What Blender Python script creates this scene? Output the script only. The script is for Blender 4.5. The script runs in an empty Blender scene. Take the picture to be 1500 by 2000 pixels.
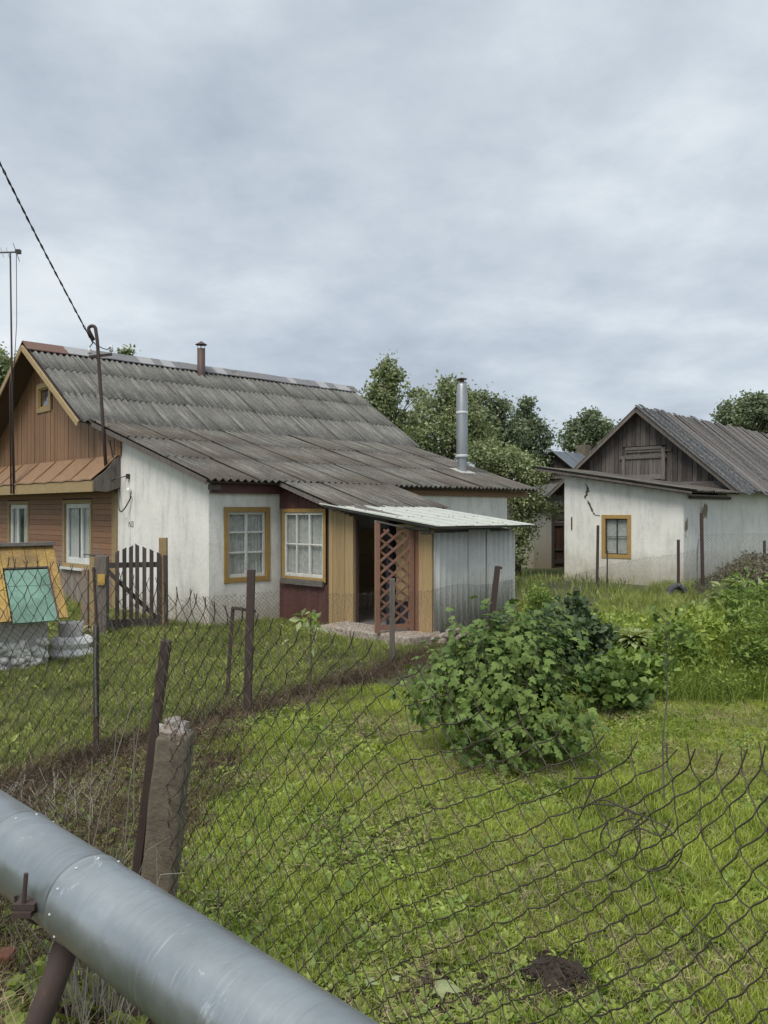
import bpy, bmesh, math, random
import numpy as np
from mathutils import Vector, Matrix
random.seed(7); rng = np.random.default_rng(7)
S = bpy.context.scene; COL = S.collection
R = math.radians

# ------------------------------------------------------------------ camera, sky, sun, exposure
cam = bpy.data.objects.new('camera', bpy.data.cameras.new('camera')); COL.objects.link(cam)
cam.location = (0, 0, 2.0); cam.rotation_euler = (R(90), 0, 0)
cam.data.sensor_fit = 'VERTICAL'; cam.data.sensor_height = 36; cam.data.sensor_width = 27
cam.data.lens = 36 * 1640 / 2000; cam.data.clip_start = .05; cam.data.clip_end = 3000
S.camera = cam
SUN_EL, SUN_AZ = 56, 205          # degrees; azimuth clockwise from +Y (the sun stands behind the viewer's left shoulder)
W = bpy.data.worlds.new('World'); S.world = W; W.use_nodes = True
nt = W.node_tree; nt.nodes.clear(); N = nt.nodes.new; Lk = nt.links.new
out = N('ShaderNodeOutputWorld'); bg = N('ShaderNodeBackground'); bg.inputs[1].default_value = .1; Lk(bg.outputs[0], out.inputs[0])
sky = N('ShaderNodeTexSky'); sky.sky_type = 'NISHITA'; sky.sun_disc = False; sky.sun_elevation = R(SUN_EL); sky.sun_rotation = R(SUN_AZ)
tc = N('ShaderNodeTexCoord'); sep = N('ShaderNodeSeparateXYZ'); Lk(tc.outputs['Generated'], sep.inputs[0])
def wmath(op, a, b=None, c=None, clamp=False):
    m = N('ShaderNodeMath'); m.operation = op; m.use_clamp = clamp
    for i, v in enumerate((a, b, c)):
        if v is None: continue
        if isinstance(v, (int, float)): m.inputs[i].default_value = v
        else: Lk(v, m.inputs[i])
    return m.outputs[0]
az_ = wmath('ABSOLUTE', sep.outputs[2])
den = wmath('ADD', az_, .25)
cx_ = wmath('DIVIDE', sep.outputs[0], den); cy_ = wmath('DIVIDE', sep.outputs[1], den)
comb = N('ShaderNodeCombineXYZ'); Lk(cx_, comb.inputs[0]); Lk(cy_, comb.inputs[1])
def wnoise(scale, detail, rough, off, dist=0.0):
    mp = N('ShaderNodeMapping'); mp.inputs['Location'].default_value = off; Lk(comb.outputs[0], mp.inputs[0])
    n = N('ShaderNodeTexNoise'); n.inputs['Scale'].default_value = scale; n.inputs['Detail'].default_value = detail
    n.inputs['Roughness'].default_value = rough; n.inputs['Distortion'].default_value = dist; Lk(mp.outputs[0], n.inputs['Vector']); return n.outputs[0]
n1 = wnoise(.8, 4, .45, (3.1, 1.7, 0), .15); n2 = wnoise(3.4, 9, .58, (0.3, 6.1, 2), .1)
mixn = wmath('ADD', wmath('MULTIPLY', n1, .64), wmath('MULTIPLY', n2, .36))
ramp = N('ShaderNodeValToRGB'); Lk(mixn, ramp.inputs[0])
SKY_RAMP = [(.36, (.238, .270, .312)), (.43, (.285, .320, .362)), (.50, (.335, .372, .408)), (.57, (.405, .438, .462)), (.66, (.47, .49, .505))]
els = ramp.color_ramp.elements
for i, (p, c) in enumerate(SKY_RAMP):
    e = els[i] if i < 2 else els.new(p)
    e.position = p; e.color = (*c, 1)
vm = N('ShaderNodeVectorMath'); vm.operation = 'SCALE'; Lk(ramp.outputs[0], vm.inputs[0]); vm.inputs['Scale'].default_value = 10.0
mx = N('ShaderNodeMix'); mx.data_type = 'RGBA'; mx.inputs[0].default_value = .95
Lk(sky.outputs[0], mx.inputs[6]); Lk(vm.outputs[0], mx.inputs[7]); Lk(mx.outputs[2], bg.inputs[0])
sd = bpy.data.lights.new('sun', 'SUN'); sd.energy = 1.5; sd.angle = R(30); sd.color = (1, .94, .85)
sun = bpy.data.objects.new('sun', sd); COL.objects.link(sun)
_v = Vector((math.sin(R(SUN_AZ)) * math.cos(R(SUN_EL)), math.cos(R(SUN_AZ)) * math.cos(R(SUN_EL)), math.sin(R(SUN_EL))))
sun.rotation_euler = _v.to_track_quat('Z', 'Y').to_euler()
S.view_settings.view_transform = 'Standard'; S.view_settings.look = 'None'; S.view_settings.gamma = 1
S.view_settings.use_curve_mapping = False; S.view_settings.exposure = .90
try: S.cycles.max_bounces = 8; S.cycles.transparent_max_bounces = 24
except Exception: pass

# ------------------------------------------------------------------ geometry from the view
F_, H_, CH = 1640., 1000., 2.0
def gr(x, y, z=0.):
    d = (CH - z) * F_ / (y - H_); return Vector(((x - 750) / F_ * d, d, z))
def at(x, y, d): return Vector(((x - 750) / F_ * d, d, CH - (y - H_) / F_ * d))
def V(*a): return Vector(a)
def ground_z(x, y):
    return .02 * math.sin(x * 1.3 + .7) * math.cos(y * 1.1) + .012 * math.sin(x * 3.1 + y * 2.3)
def ground_z_np(x, y):
    return .02 * np.sin(x * 1.3 + .7) * np.cos(y * 1.1) + .012 * np.sin(x * 3.1 + y * 2.3)

# ------------------------------------------------------------------ materials
MATS = {}
class NB:
    def __init__(s, name):
        m = bpy.data.materials.new(name); m.use_nodes = True; s.m = m; s.t = m.node_tree
        s.b = s.t.nodes['Principled BSDF']; s.geo = s.t.nodes.new('ShaderNodeNewGeometry'); s.oi = s.t.nodes.new('ShaderNodeObjectInfo')
    def n(s, ty, **kw):
        x = s.t.nodes.new(ty)
        for k, v in kw.items(): setattr(x, k, v)
        return x
    def l(s, a, b): s.t.links.new(a, b)
    def noise(s, scale, detail=4, rough=.6, stretch=(1, 1, 1), off=0., vec=None, dist=0., rand=0.):
        mp = s.n('ShaderNodeMapping'); mp.inputs['Scale'].default_value = stretch; mp.inputs['Location'].default_value = (off, off * 1.7, off * .6)
        s.l(vec or s.geo.outputs['Position'], mp.inputs[0]); v = mp.outputs[0]
        if rand:
            sc = s.n('ShaderNodeMath', operation='MULTIPLY'); s.l(s.oi.outputs['Random'], sc.inputs[0]); sc.inputs[1].default_value = rand
            ad = s.n('ShaderNodeVectorMath', operation='ADD'); s.l(v, ad.inputs[0]); s.l(sc.outputs[0], ad.inputs[1]); v = ad.outputs[0]
        n = s.n('ShaderNodeTexNoise'); n.inputs['Scale'].default_value = scale; n.inputs['Detail'].default_value = detail
        n.inputs['Roughness'].default_value = rough; n.inputs['Distortion'].default_value = dist; s.l(v, n.inputs['Vector']); return n.outputs[0]
    def ramp(s, v, stops):
        r = s.n('ShaderNodeValToRGB'); s.l(v, r.inputs[0]); e = r.color_ramp.elements
        for i, (p, c) in enumerate(stops):
            q = e[i] if i < 2 else e.new(p)
            q.position = p; q.color = (*c, 1) if len(c) == 3 else c
        return r.outputs[0]
    def step(s, v, lo, hi):
        r = s.n('ShaderNodeMapRange'); s.l(v, r.inputs[0]); r.inputs[1].default_value = lo; r.inputs[2].default_value = hi; return r.outputs[0]
    def mix(s, f, a, b, mode='MIX'):
        m = s.n('ShaderNodeMix', data_type='RGBA', blend_type=mode)
        for sock, v in ((m.inputs[0], f), (m.inputs[6], a), (m.inputs[7], b)):
            if isinstance(v, (int, float)): sock.default_value = v
            elif isinstance(v, tuple): sock.default_value = (*v, 1)
            else: s.l(v, sock)
        return m.outputs[2]
    def math(s, op, a, b, clamp=False):
        m = s.n('ShaderNodeMath', operation=op, use_clamp=clamp)
        for i, v in enumerate((a, b)):
            if isinstance(v, (int, float)): m.inputs[i].default_value = v
            else: s.l(v, m.inputs[i])
        return m.outputs[0]
    def vary(s, col, amt=.25):      # brightness differs from piece to piece
        v = s.n('ShaderNodeMapRange'); s.l(s.oi.outputs['Random'], v.inputs[0]); v.inputs[3].default_value = 1 - amt; v.inputs[4].default_value = 1 + amt * .6
        h = s.n('ShaderNodeHueSaturation'); s.l(v.outputs[0], h.inputs['Value']); s.l(col, h.inputs['Color']); return h.outputs[0]
    def fin(s, col, rough=.8, bump=None, bs=.3, bd=.01, metal=0., spec=None):
        if isinstance(col, tuple): s.b.inputs['Base Color'].default_value = (*col, 1)
        else: s.l(col, s.b.inputs['Base Color'])
        if isinstance(rough, (int, float)): s.b.inputs['Roughness'].default_value = rough
        else: s.l(rough, s.b.inputs['Roughness'])
        s.b.inputs['Metallic'].default_value = metal
        if spec is not None: s.b.inputs['Specular IOR Level'].default_value = spec
        if bump is not None:
            b = s.n('ShaderNodeBump'); b.inputs['Strength'].default_value = bs; b.inputs['Distance'].default_value = bd
            s.l(bump, b.inputs['Height']); s.l(b.outputs[0], s.b.inputs['Normal'])
        return s.m
def zpos(b):
    x = b.n('ShaderNodeSeparateXYZ'); b.l(b.geo.outputs['Position'], x.inputs[0]); return x.outputs[2]

def m_plaster(name, dirt=(.34, .29, .20), zs=.75, streak=.5, hi=(.78, .775, .74), patch=None):
    b = NB(name); a = b.noise(1.3, 5, .65); c = b.ramp(a, [(.3, tuple(v * .86 for v in hi)), (.65, hi)])
    st = b.noise(3.0, 8, .75, stretch=(1.8, 1.8, .38), off=3); f = b.step(st, .48, .70); c = b.mix(b.math('MULTIPLY', f, streak), c, (.30, .31, .29))
    st2 = b.noise(16, 6, .8, stretch=(1, 1, .35), off=7); f2 = b.step(st2, .58, .72); c = b.mix(b.math('MULTIPLY', f2, .45), c, (.36, .36, .33))
    z = zpos(b); wob = b.noise(2.2, 5, .7, off=9); zz = b.math('ADD', z, b.math('MULTIPLY', b.math('SUBTRACT', wob, .5), -1.1))
    g = b.step(zz, zs, .0); c = b.mix(b.math('MULTIPLY', g, .75), c, dirt)
    chips = b.noise(9, 7, .8, off=14); chipf = b.math('MULTIPLY', b.step(chips, .62, .66), b.step(zz, zs * .9, zs * .3)); c = b.mix(chipf, c, (.22, .17, .12))
    if patch:       # plaster fallen off, brown render beneath
        for (px_, py_, pz_, rx_, rz_) in patch:
            d = b.n('ShaderNodeVectorMath', operation='SUBTRACT'); b.l(b.geo.outputs['Position'], d.inputs[0]); d.inputs[1].default_value = (px_, py_, pz_)
            e = b.n('ShaderNodeVectorMath', operation='DIVIDE'); b.l(d.outputs[0], e.inputs[0]); e.inputs[1].default_value = (rx_, rx_, rz_)
            ln = b.n('ShaderNodeVectorMath', operation='LENGTH'); b.l(e.outputs[0], ln.inputs[0])
            q = b.math('ADD', b.math('SUBTRACT', 1., ln.outputs['Value']), b.math('MULTIPLY', b.math('SUBTRACT', b.noise(7, 7, .75, off=31, stretch=(1, 1, .5)), .5), 2.6))
            c = b.mix(b.step(q, .42, .5), c, (.23, .18, .13))
    return b.fin(c, .9, b.noise(14, 8, .7), .45, .02)
def m_paint(name, col, wood=(.20, .18, .155), peel=.62, zlo=None, zhi=None, stretch=(3, 3, .5), gloss=.6, amt=.18):
    b = NB(name); a = b.noise(6, 5, .6, stretch=stretch, rand=9.); c = b.ramp(a, [(.25, tuple(v * .72 for v in col)), (.7, col)])
    gr_ = b.noise(30, 6, .8, stretch=stretch, off=4, rand=9.); pe = gr_
    pat = b.noise(1.7, 4, .6, off=8); pe = b.math('ADD', b.math('MULTIPLY', gr_, .6), b.math('MULTIPLY', pat, .4))
    if zlo is not None:
        z = zpos(b); pe = b.math('ADD', pe, b.math('MULTIPLY', b.step(z, zhi, zlo), .16))
    f = b.step(pe, peel, peel + .05); w = b.ramp(b.noise(40, 4, .7, stretch=stretch, off=2), [(.3, tuple(v * .5 for v in wood)), (.7, wood)])
    c = b.mix(f, c, w); c = b.vary(c, amt)
    return b.fin(c, gloss, gr_, .35, .006)
def m_wood(name, lo, hi, stretch=(3, 3, .4), amt=.3, scale=8):
    b = NB(name); g = b.noise(scale, 8, .75, stretch=stretch, rand=20.); c = b.ramp(g, [(.3, lo), (.7, hi)])
    g2 = b.noise(45, 4, .7, stretch=stretch, off=5, rand=20.); c = b.mix(b.math('MULTIPLY', b.step(g2, .55, .7), .5), c, tuple(v * .45 for v in lo)); c = b.vary(c, amt)
    return b.fin(c, .85, g2, .5, .008)
def m_asbestos(name, lo, hi, lichen=(.34, .345, .30), li=.6, brown=None, amt=.16):
    b = NB(name); g = b.noise(2.2, 6, .7); c = b.ramp(g, [(.3, lo), (.7, hi)])
    sp = b.noise(22, 6, .85, off=3); c = b.mix(b.math('MULTIPLY', b.step(sp, .50, .66), li), c, lichen)
    dk = b.noise(34, 5, .85, off=11); c = b.mix(b.math('MULTIPLY', b.step(dk, .54, .66), .7), c, tuple(v * .35 for v in lo))
    tcn = b.n('ShaderNodeTexCoord'); st_ = b.noise(16, 4, .7, stretch=(1, .05, 1), vec=tcn.outputs['Object'], rand=30.)
    c = b.mix(b.math('MULTIPLY', b.step(st_, .52, .66), .5), c, tuple(v * 1.15 for v in lichen)); c = b.mix(b.math('MULTIPLY', b.step(st_, .48, .34), .6), c, tuple(v * .55 for v in lo))
    if brown:
        br = b.noise(.9, 4, .6, off=17); c = b.mix(b.math('MULTIPLY', b.step(br, .42, .62), .6), c, brown)
    c = b.vary(c, amt); return b.fin(c, .92, sp, .6, .02)
def m_metal(name, col, rough=.45, metal=.6, dirt=(.2, .17, .13), df=.35, scale=3, bump=.15):
    b = NB(name); g = b.noise(scale, 6, .7, off=2); c = b.ramp(g, [(.3, tuple(v * .8 for v in col)), (.7, col)])
    d = b.noise(scale * 4, 8, .8, off=6); c = b.mix(b.math('MULTIPLY', b.step(d, .55, .72), df), c, dirt)
    return b.fin(c, rough, d, bump, .004, metal=metal)
def m_leaf(name, lo, hi, trans=.35, rough=.55, sc=1.2, edge=None):
    b = NB(name); g = b.noise(sc, 3, .6); g2 = b.noise(sc * 18, 2, .5, off=5)
    rp = b.geo.outputs['Random Per Island']
    f = b.math('ADD', b.math('MULTIPLY', b.step(g, .3, .7), .42), b.math('ADD', b.math('MULTIPLY', g2, .26), b.math('MULTIPLY', rp, .36)))
    c = b.ramp(f, [(.25, lo), (.75, hi)])
    b.fin(c, rough, spec=.3)
    tr = b.n('ShaderNodeBsdfTranslucent'); b.l(b.mix(1., c, (1.0, 1.0, .55) if 'curtain' not in name else (1., 1., 1.), 'MULTIPLY'), tr.inputs[0])
    ms = b.n('ShaderNodeMixShader'); ms.inputs[0].default_value = trans; o = b.t.nodes['Material Output']
    b.l(b.b.outputs[0], ms.inputs[1]); b.l(tr.outputs[0], ms.inputs[2]); b.l(ms.outputs[0], o.inputs[0]); return b.m
def m_glass(name, tint=(.97, .98, .98), mixf=.0):
    b = NB(name); o = b.t.nodes['Material Output']; g = b.n('ShaderNodeBsdfGlossy'); g.inputs['Roughness'].default_value = .03; g.inputs[0].default_value = (.95, .97, 1, 1)
    t = b.n('ShaderNodeBsdfTransparent'); t.inputs[0].default_value = (*tint, 1); lw = b.n('ShaderNodeLayerWeight'); lw.inputs[0].default_value = .5
    f = b.math('ADD', b.math('MULTIPLY', b.math('POWER', lw.outputs['Facing'], 5.), .9), .045, True); ms = b.n('ShaderNodeMixShader'); b.l(f, ms.inputs[0]); b.l(t.outputs[0], ms.inputs[1]); b.l(g.outputs[0], ms.inputs[2])
    bm = b.n('ShaderNodeBump'); bm.inputs['Strength'].default_value = .06; bm.inputs['Distance'].default_value = .05; b.l(b.noise(3, 2, .5), bm.inputs['Height']); b.l(bm.outputs[0], g.inputs['Normal'])
    b.l(ms.outputs[0], o.inputs[0]); return b.m
def m_flat(name, col, rough=.8, amt=.2, scale=12, metal=0):
    b = NB(name); g = b.noise(scale, 5, .7); c = b.ramp(g, [(.3, tuple(v * (1 - amt) for v in col)), (.7, col)]); return b.fin(c, rough, g, .3, .01, metal=metal)

M = {}
M['plaster'] = m_plaster('white_plaster', streak=.46, hi=(.82, .81, .77))
M['plaster_barn'] = m_plaster('old_white_plaster', zs=1.0, streak=.42, hi=(.80, .795, .75), patch=[(8.95, 23.4, 2.0, .4, .40), (8.1, 22.45, 1.6, .2, .35)])
M['plaster_grey'] = m_plaster('grey_plaster', zs=1.6, streak=.7, hi=(.45, .45, .41))
M['brown_board'] = m_paint('brown_board_paint', (.27, .15, .08), peel=.64, stretch=(4, 4, .5))
M['siding'] = m_paint('siding_paint', (.33, .17, .098), wood=(.32, .29, .26), peel=.63, zlo=.9, zhi=1.9, stretch=(.5, .5, 5))
M['terracotta'] = m_paint('terracotta_paint', (.275, .165, .09), wood=(.13, .085, .06), peel=.66, stretch=(1.2, 1.2, 1.2), gloss=.55)
M['ochre'] = m_paint('ochre_paint', (.39, .285, .14), wood=(.22, .18, .13), peel=.63, stretch=(2, 2, 2))
M['ochre_bright'] = m_paint('ochre_window_paint', (.42, .27, .09), wood=(.24, .2, .15), peel=.66, stretch=(2, 2, 2))
M['yellow_wall'] = m_paint('yellow_board_paint', (.42, .30, .155), wood=(.3, .2, .12), peel=.66, stretch=(5, 5, .4))
M['maroon'] = m_paint('maroon_paint', (.125, .052, .047), wood=(.15, .12, .1), peel=.66, stretch=(5, 5, .4))
M['lattice'] = m_paint('lattice_paint', (.27, .145, .10), wood=(.28, .22, .19), peel=.6, stretch=(3, 3, 3))
M['white_paint'] = m_paint('flaking_white_paint', (.70, .71, .68), wood=(.25, .24, .21), peel=.56, stretch=(2, 2, 1), amt=.05)
M['white_clean'] = m_paint('white_window_paint', (.76, .78, .77), wood=(.4, .38, .34), peel=.66, stretch=(2, 2, 1), amt=.04)
M['yellow_well'] = m_paint('yellow_well_paint', (.54, .35, .085), wood=(.24, .15, .06), peel=.495, stretch=(5, 5, .9), amt=.1)
M['green_hatch'] = m_paint('green_hatch_paint', (.20, .36, .29), wood=(.10, .20, .15), peel=.50, stretch=(5, 5, 1), amt=.08)
M['dark_wood'] = m_wood('dark_weathered_wood', (.045, .036, .034), (.12, .10, .09))
M['grey_wood'] = m_wood('grey_weathered_wood', (.07, .06, .054), (.20, .175, .155))
M['grey_wood_h'] = m_wood('grey_wood_lying', (.09, .08, .075), (.24, .22, .2), stretch=(.6, .6, 5))
M['barn_roof_wood'] = m_wood('barn_roof_wood', (.07, .065, .065), (.24, .22, .205), stretch=(1.6, 1.6, 1.6), amt=.45)
M['tar'] = m_asbestos('tar_paper', (.045, .05, .058), (.09, .095, .105), li=.15)
M['slate'] = m_asbestos('asbestos_sheet', (.105, .103, .098), (.17, .168, .158), lichen=(.30, .30, .27), li=.75, amt=.07)
M['slate_low'] = m_asbestos('asbestos_sheet_low', (.095, .09, .08), (.155, .148, .132), lichen=(.29, .29, .245), li=.7, brown=(.10, .078, .06), amt=.07)
M['ridge'] = m_metal('ridge_metal', (.37, .37, .38), .7, .0, dirt=(.12, .10, .085), df=.85, scale=5)
M['ridge_brown'] = m_flat('ridge_brown_paint', (.17, .095, .07), .6)
M['deck'] = m_wood('roof_deck_wood', (.055, .04, .035), (.12, .085, .07))
M['chimney'] = m_flat('brown_tin', (.10, .062, .052), .6)
M['flue'] = m_metal('flue_steel', (.33, .35, .37), .42, .55, df=.1)
M['flue_band'] = m_flat('flue_band', (.62, .64, .66), .4)
M['shed_metal'] = m_metal('shed_corrugated', (.64, .64, .61), .6, .05, dirt=(.25, .23, .19), df=.5, scale=2)
M['tin_roof'] = m_metal('tin_roof', (.60, .62, .56), .55, .15, dirt=(.30, .28, .22), df=.45, scale=5)
M['glass'] = m_glass('window_glass')
M['curtain'] = m_leaf('net_curtain', (.45, .46, .44), (.75, .76, .73), .3, .9, 14)
M['curtain_white'] = m_leaf('white_curtain', (.75, .77, .77), (.9, .9, .9), .3, .9, 9)
M['inside'] = m_flat('dark_interior', (.05, .048, .045), .9)
M['rust'] = m_metal('rusty_steel', (.075, .052, .046), .75, .2, dirt=(.16, .085, .055), df=.6, scale=8, bump=.4)
M['wire'] = m_metal('rusted_wire', (.085, .070, .058), .6, .4, dirt=(.11, .06, .04), df=.5, scale=9)
M['wire_grey'] = m_metal('galvanised_wire', (.22, .22, .22), .5, .5, dirt=(.10, .07, .05), df=.6, scale=9)
M['cable'] = m_flat('black_cable', (.03, .03, .032), .5)
M['porcelain'] = m_flat('porcelain', (.7, .7, .68), .25, .1)
M['alu'] = m_metal('aerial_metal', (.16, .165, .17), .5, .4)
M['maroon_brick'] = m_flat('old_brick', (.22, .09, .06), .9)
M['inner_blue'] = m_flat('dark_blue_cloth', (.02, .022, .05), .9)
M['stain_brown'] = m_flat('crack_mortar', (.13, .118, .10), .95, .5, 30)
M['ridge_b'] = m_metal('ridge_metal_dark', (.20, .20, .21), .7, .0, dirt=(.14, .11, .09), df=.8, scale=5)
M['roof_blue'] = m_metal('blue_grey_roof', (.14, .165, .19), .5, .3, df=.2)
M['siding_dark'] = m_paint('dark_brown_door_paint', (.085, .05, .035), peel=.66)
M['stain'] = m_flat('dark_stain', (.06, .055, .05), .9)
b = NB('concrete_post'); g = b.noise(14, 8, .75); c = b.ramp(g, [(.3, (.10, .082, .062)), (.7, (.20, .165, .125))])
ms_ = b.noise(3, 5, .7, off=4); c = b.mix(b.math('MULTIPLY', b.step(ms_, .5, .65), .5), c, (.09, .085, .045)); M['concrete'] = b.fin(c, .95, g, .8, .02)
b = NB('pale_concrete'); g = b.noise(9, 8, .75); c = b.ramp(g, [(.3, (.33, .32, .30)), (.7, (.60, .58, .55))]); M['pale_concrete'] = b.fin(c, .95, g, .7, .02)
b = NB('whitewashed_stone'); g = b.noise(9, 8, .75); c = b.ramp(g, [(.33, (.5, .48, .44)), (.5, (.85, .84, .81))]); M['whitewash'] = b.fin(c, .95, g, .7, .03)
b = NB('rubble_concrete'); g = b.noise(16, 8, .8); c = b.ramp(g, [(.36, (.22, .13, .09)), (.5, (.42, .36, .3)), (.64, (.62, .6, .56))]); M['rubble'] = b.fin(c, .95, g, 1, .03)
# galvanised pipe skin with scuffs and white chalk marks
b = NB('galvanised_pipe'); g = b.noise(2.6, 6, .65); c = b.ramp(g, [(.3, (.30, .33, .34)), (.7, (.46, .49, .505))])
sc1 = b.noise(9, 8, .8, stretch=(.6, 4, .6), off=5); c = b.mix(b.math('MULTIPLY', b.step(sc1, .55, .75), .5), c, (.50, .54, .56))
sc2 = b.noise(5, 9, .85, off=12, dist=1.2); c = b.mix(b.math('MULTIPLY', b.step(sc2, .60, .63), .75), c, (.70, .73, .74))
dpn = b.n('ShaderNodeVectorMath', operation='DOT_PRODUCT'); b.l(b.geo.outputs['Position'], dpn.inputs[0]); dpn.inputs[1].default_value = (.7041, -.7101, 0)
cmb = b.n('ShaderNodeCombineXYZ'); b.l(b.math('MULTIPLY', dpn.outputs['Value'], 70.), cmb.inputs[0]); b.l(b.math('MULTIPLY', zpos(b), 5.), cmb.inputs[1])
ring = b.noise(1., 5, .75, vec=cmb.outputs[0]); msk = b.noise(3.5, 4, .6, off=50)
c = b.mix(b.math('MULTIPLY', b.math('MULTIPLY', b.step(ring, .54, .64), b.step(msk, .42, .62)), .55), c, (.68, .72, .74))
c = b.mix(b.math('MULTIPLY', b.math('MULTIPLY', b.step(ring, .44, .34), b.step(msk, .6, .4)), .35), c, (.2, .215, .22))
sc3 = b.noise(120, 2, .5, stretch=(1.2, .12, .12), off=2); c = b.mix(b.math('MULTIPLY', b.step(sc3, .66, .74), .10), c, (.6, .64, .66))
sc4 = b.noise(6, 8, .8, off=21); c = b.mix(b.math('MULTIPLY', b.step(sc4, .6, .75), .35), c, (.19, .2, .2))
M['pipe'] = b.fin(c, b.ramp(b.noise(7, 6, .7, off=3), [(.3, (.24,) * 3), (.7, (.46,) * 3)]), b.math('ADD', b.noise(4.5, 3, .5, off=40), b.math('MULTIPLY', sc2, .05)), .35, .02, metal=.85)
# soil / turf under the grass
b = NB('ground'); g = b.noise(.5, 5, .6); c = b.ramp(g, [(.35, (.07, .085, .028)), (.65, (.115, .145, .04))])
s1 = b.noise(2.4, 7, .75, off=6); c = b.mix(b.step(s1, .5, .62), c, (.095, .078, .05)); s2 = b.noise(60, 5, .8, off=2)
c = b.mix(b.math('MULTIPLY', b.step(s2, .5, .7), .6), c, (.16, .13, .08)); M['ground'] = b.fin(c, .97, s2, 1, .03)
M['soil'] = m_flat('dark_soil', (.052, .036, .026), .97, .6, 40)
M['grass'] = m_leaf('grass_blade', (.10, .162, .021), (.44, .52, .092), .3, sc=1.1)
M['grass_yard'] = m_leaf('yard_grass_blade', (.095, .14, .03), (.36, .41, .11), .3, sc=1.0)
M['grass_long'] = m_leaf('long_grass_blade', (.11, .18, .033), (.42, .50, .12), .3, sc=1.4)
M['straw'] = m_leaf('dry_grass', (.16, .12, .07), (.52, .44, .27), .15, sc=2, rough=.8)
M['thatch'] = m_leaf('dead_thatch', (.045, .030, .021), (.165, .115, .078), .1, sc=2, rough=.9)
M['greytwig'] = m_leaf('grey_dead_stem', (.13, .115, .10), (.38, .35, .30), .1, sc=2, rough=.8)
M['weed'] = m_leaf('weed_leaf', (.13, .20, .035), (.44, .53, .12), .3, sc=3)
M['currant'] = m_leaf('currant_leaf', (.045, .09, .022), (.20, .285, .075), .25, rough=.6, sc=2)
M['dark_leaf'] = m_leaf('dark_leaf', (.04, .07, .034), (.12, .17, .08), .2, rough=.4, sc=2)
M['lush'] = m_leaf('lush_leaf', (.09, .16, .035), (.28, .38, .09), .3, sc=2)
M['hosta'] = m_leaf('hosta_leaf', (.17, .23, .07), (.50, .54, .30), .3, sc=6)
M['pale_leaf'] = m_leaf('pale_leaf', (.20, .26, .10), (.48, .52, .28), .3, sc=4)
M['tree_mid'] = m_leaf('tree_leaf_mid', (.14, .18, .09), (.36, .41, .22), .3, sc=.5)
M['tree_dark'] = m_leaf('tree_leaf_dark', (.11, .145, .09), (.26, .31, .19), .25, sc=.5)
M['tree_pale'] = m_leaf('tree_leaf_pale', (.16, .20, .10), (.40, .45, .25), .3, sc=.5)
M['bark'] = m_wood('bark', (.05, .04, .032), (.14, .12, .1))
M['grey_bush'] = m_leaf('grey_weed', (.075, .068, .048), (.22, .195, .14), .15, sc=1.5, rough=.8)

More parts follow.
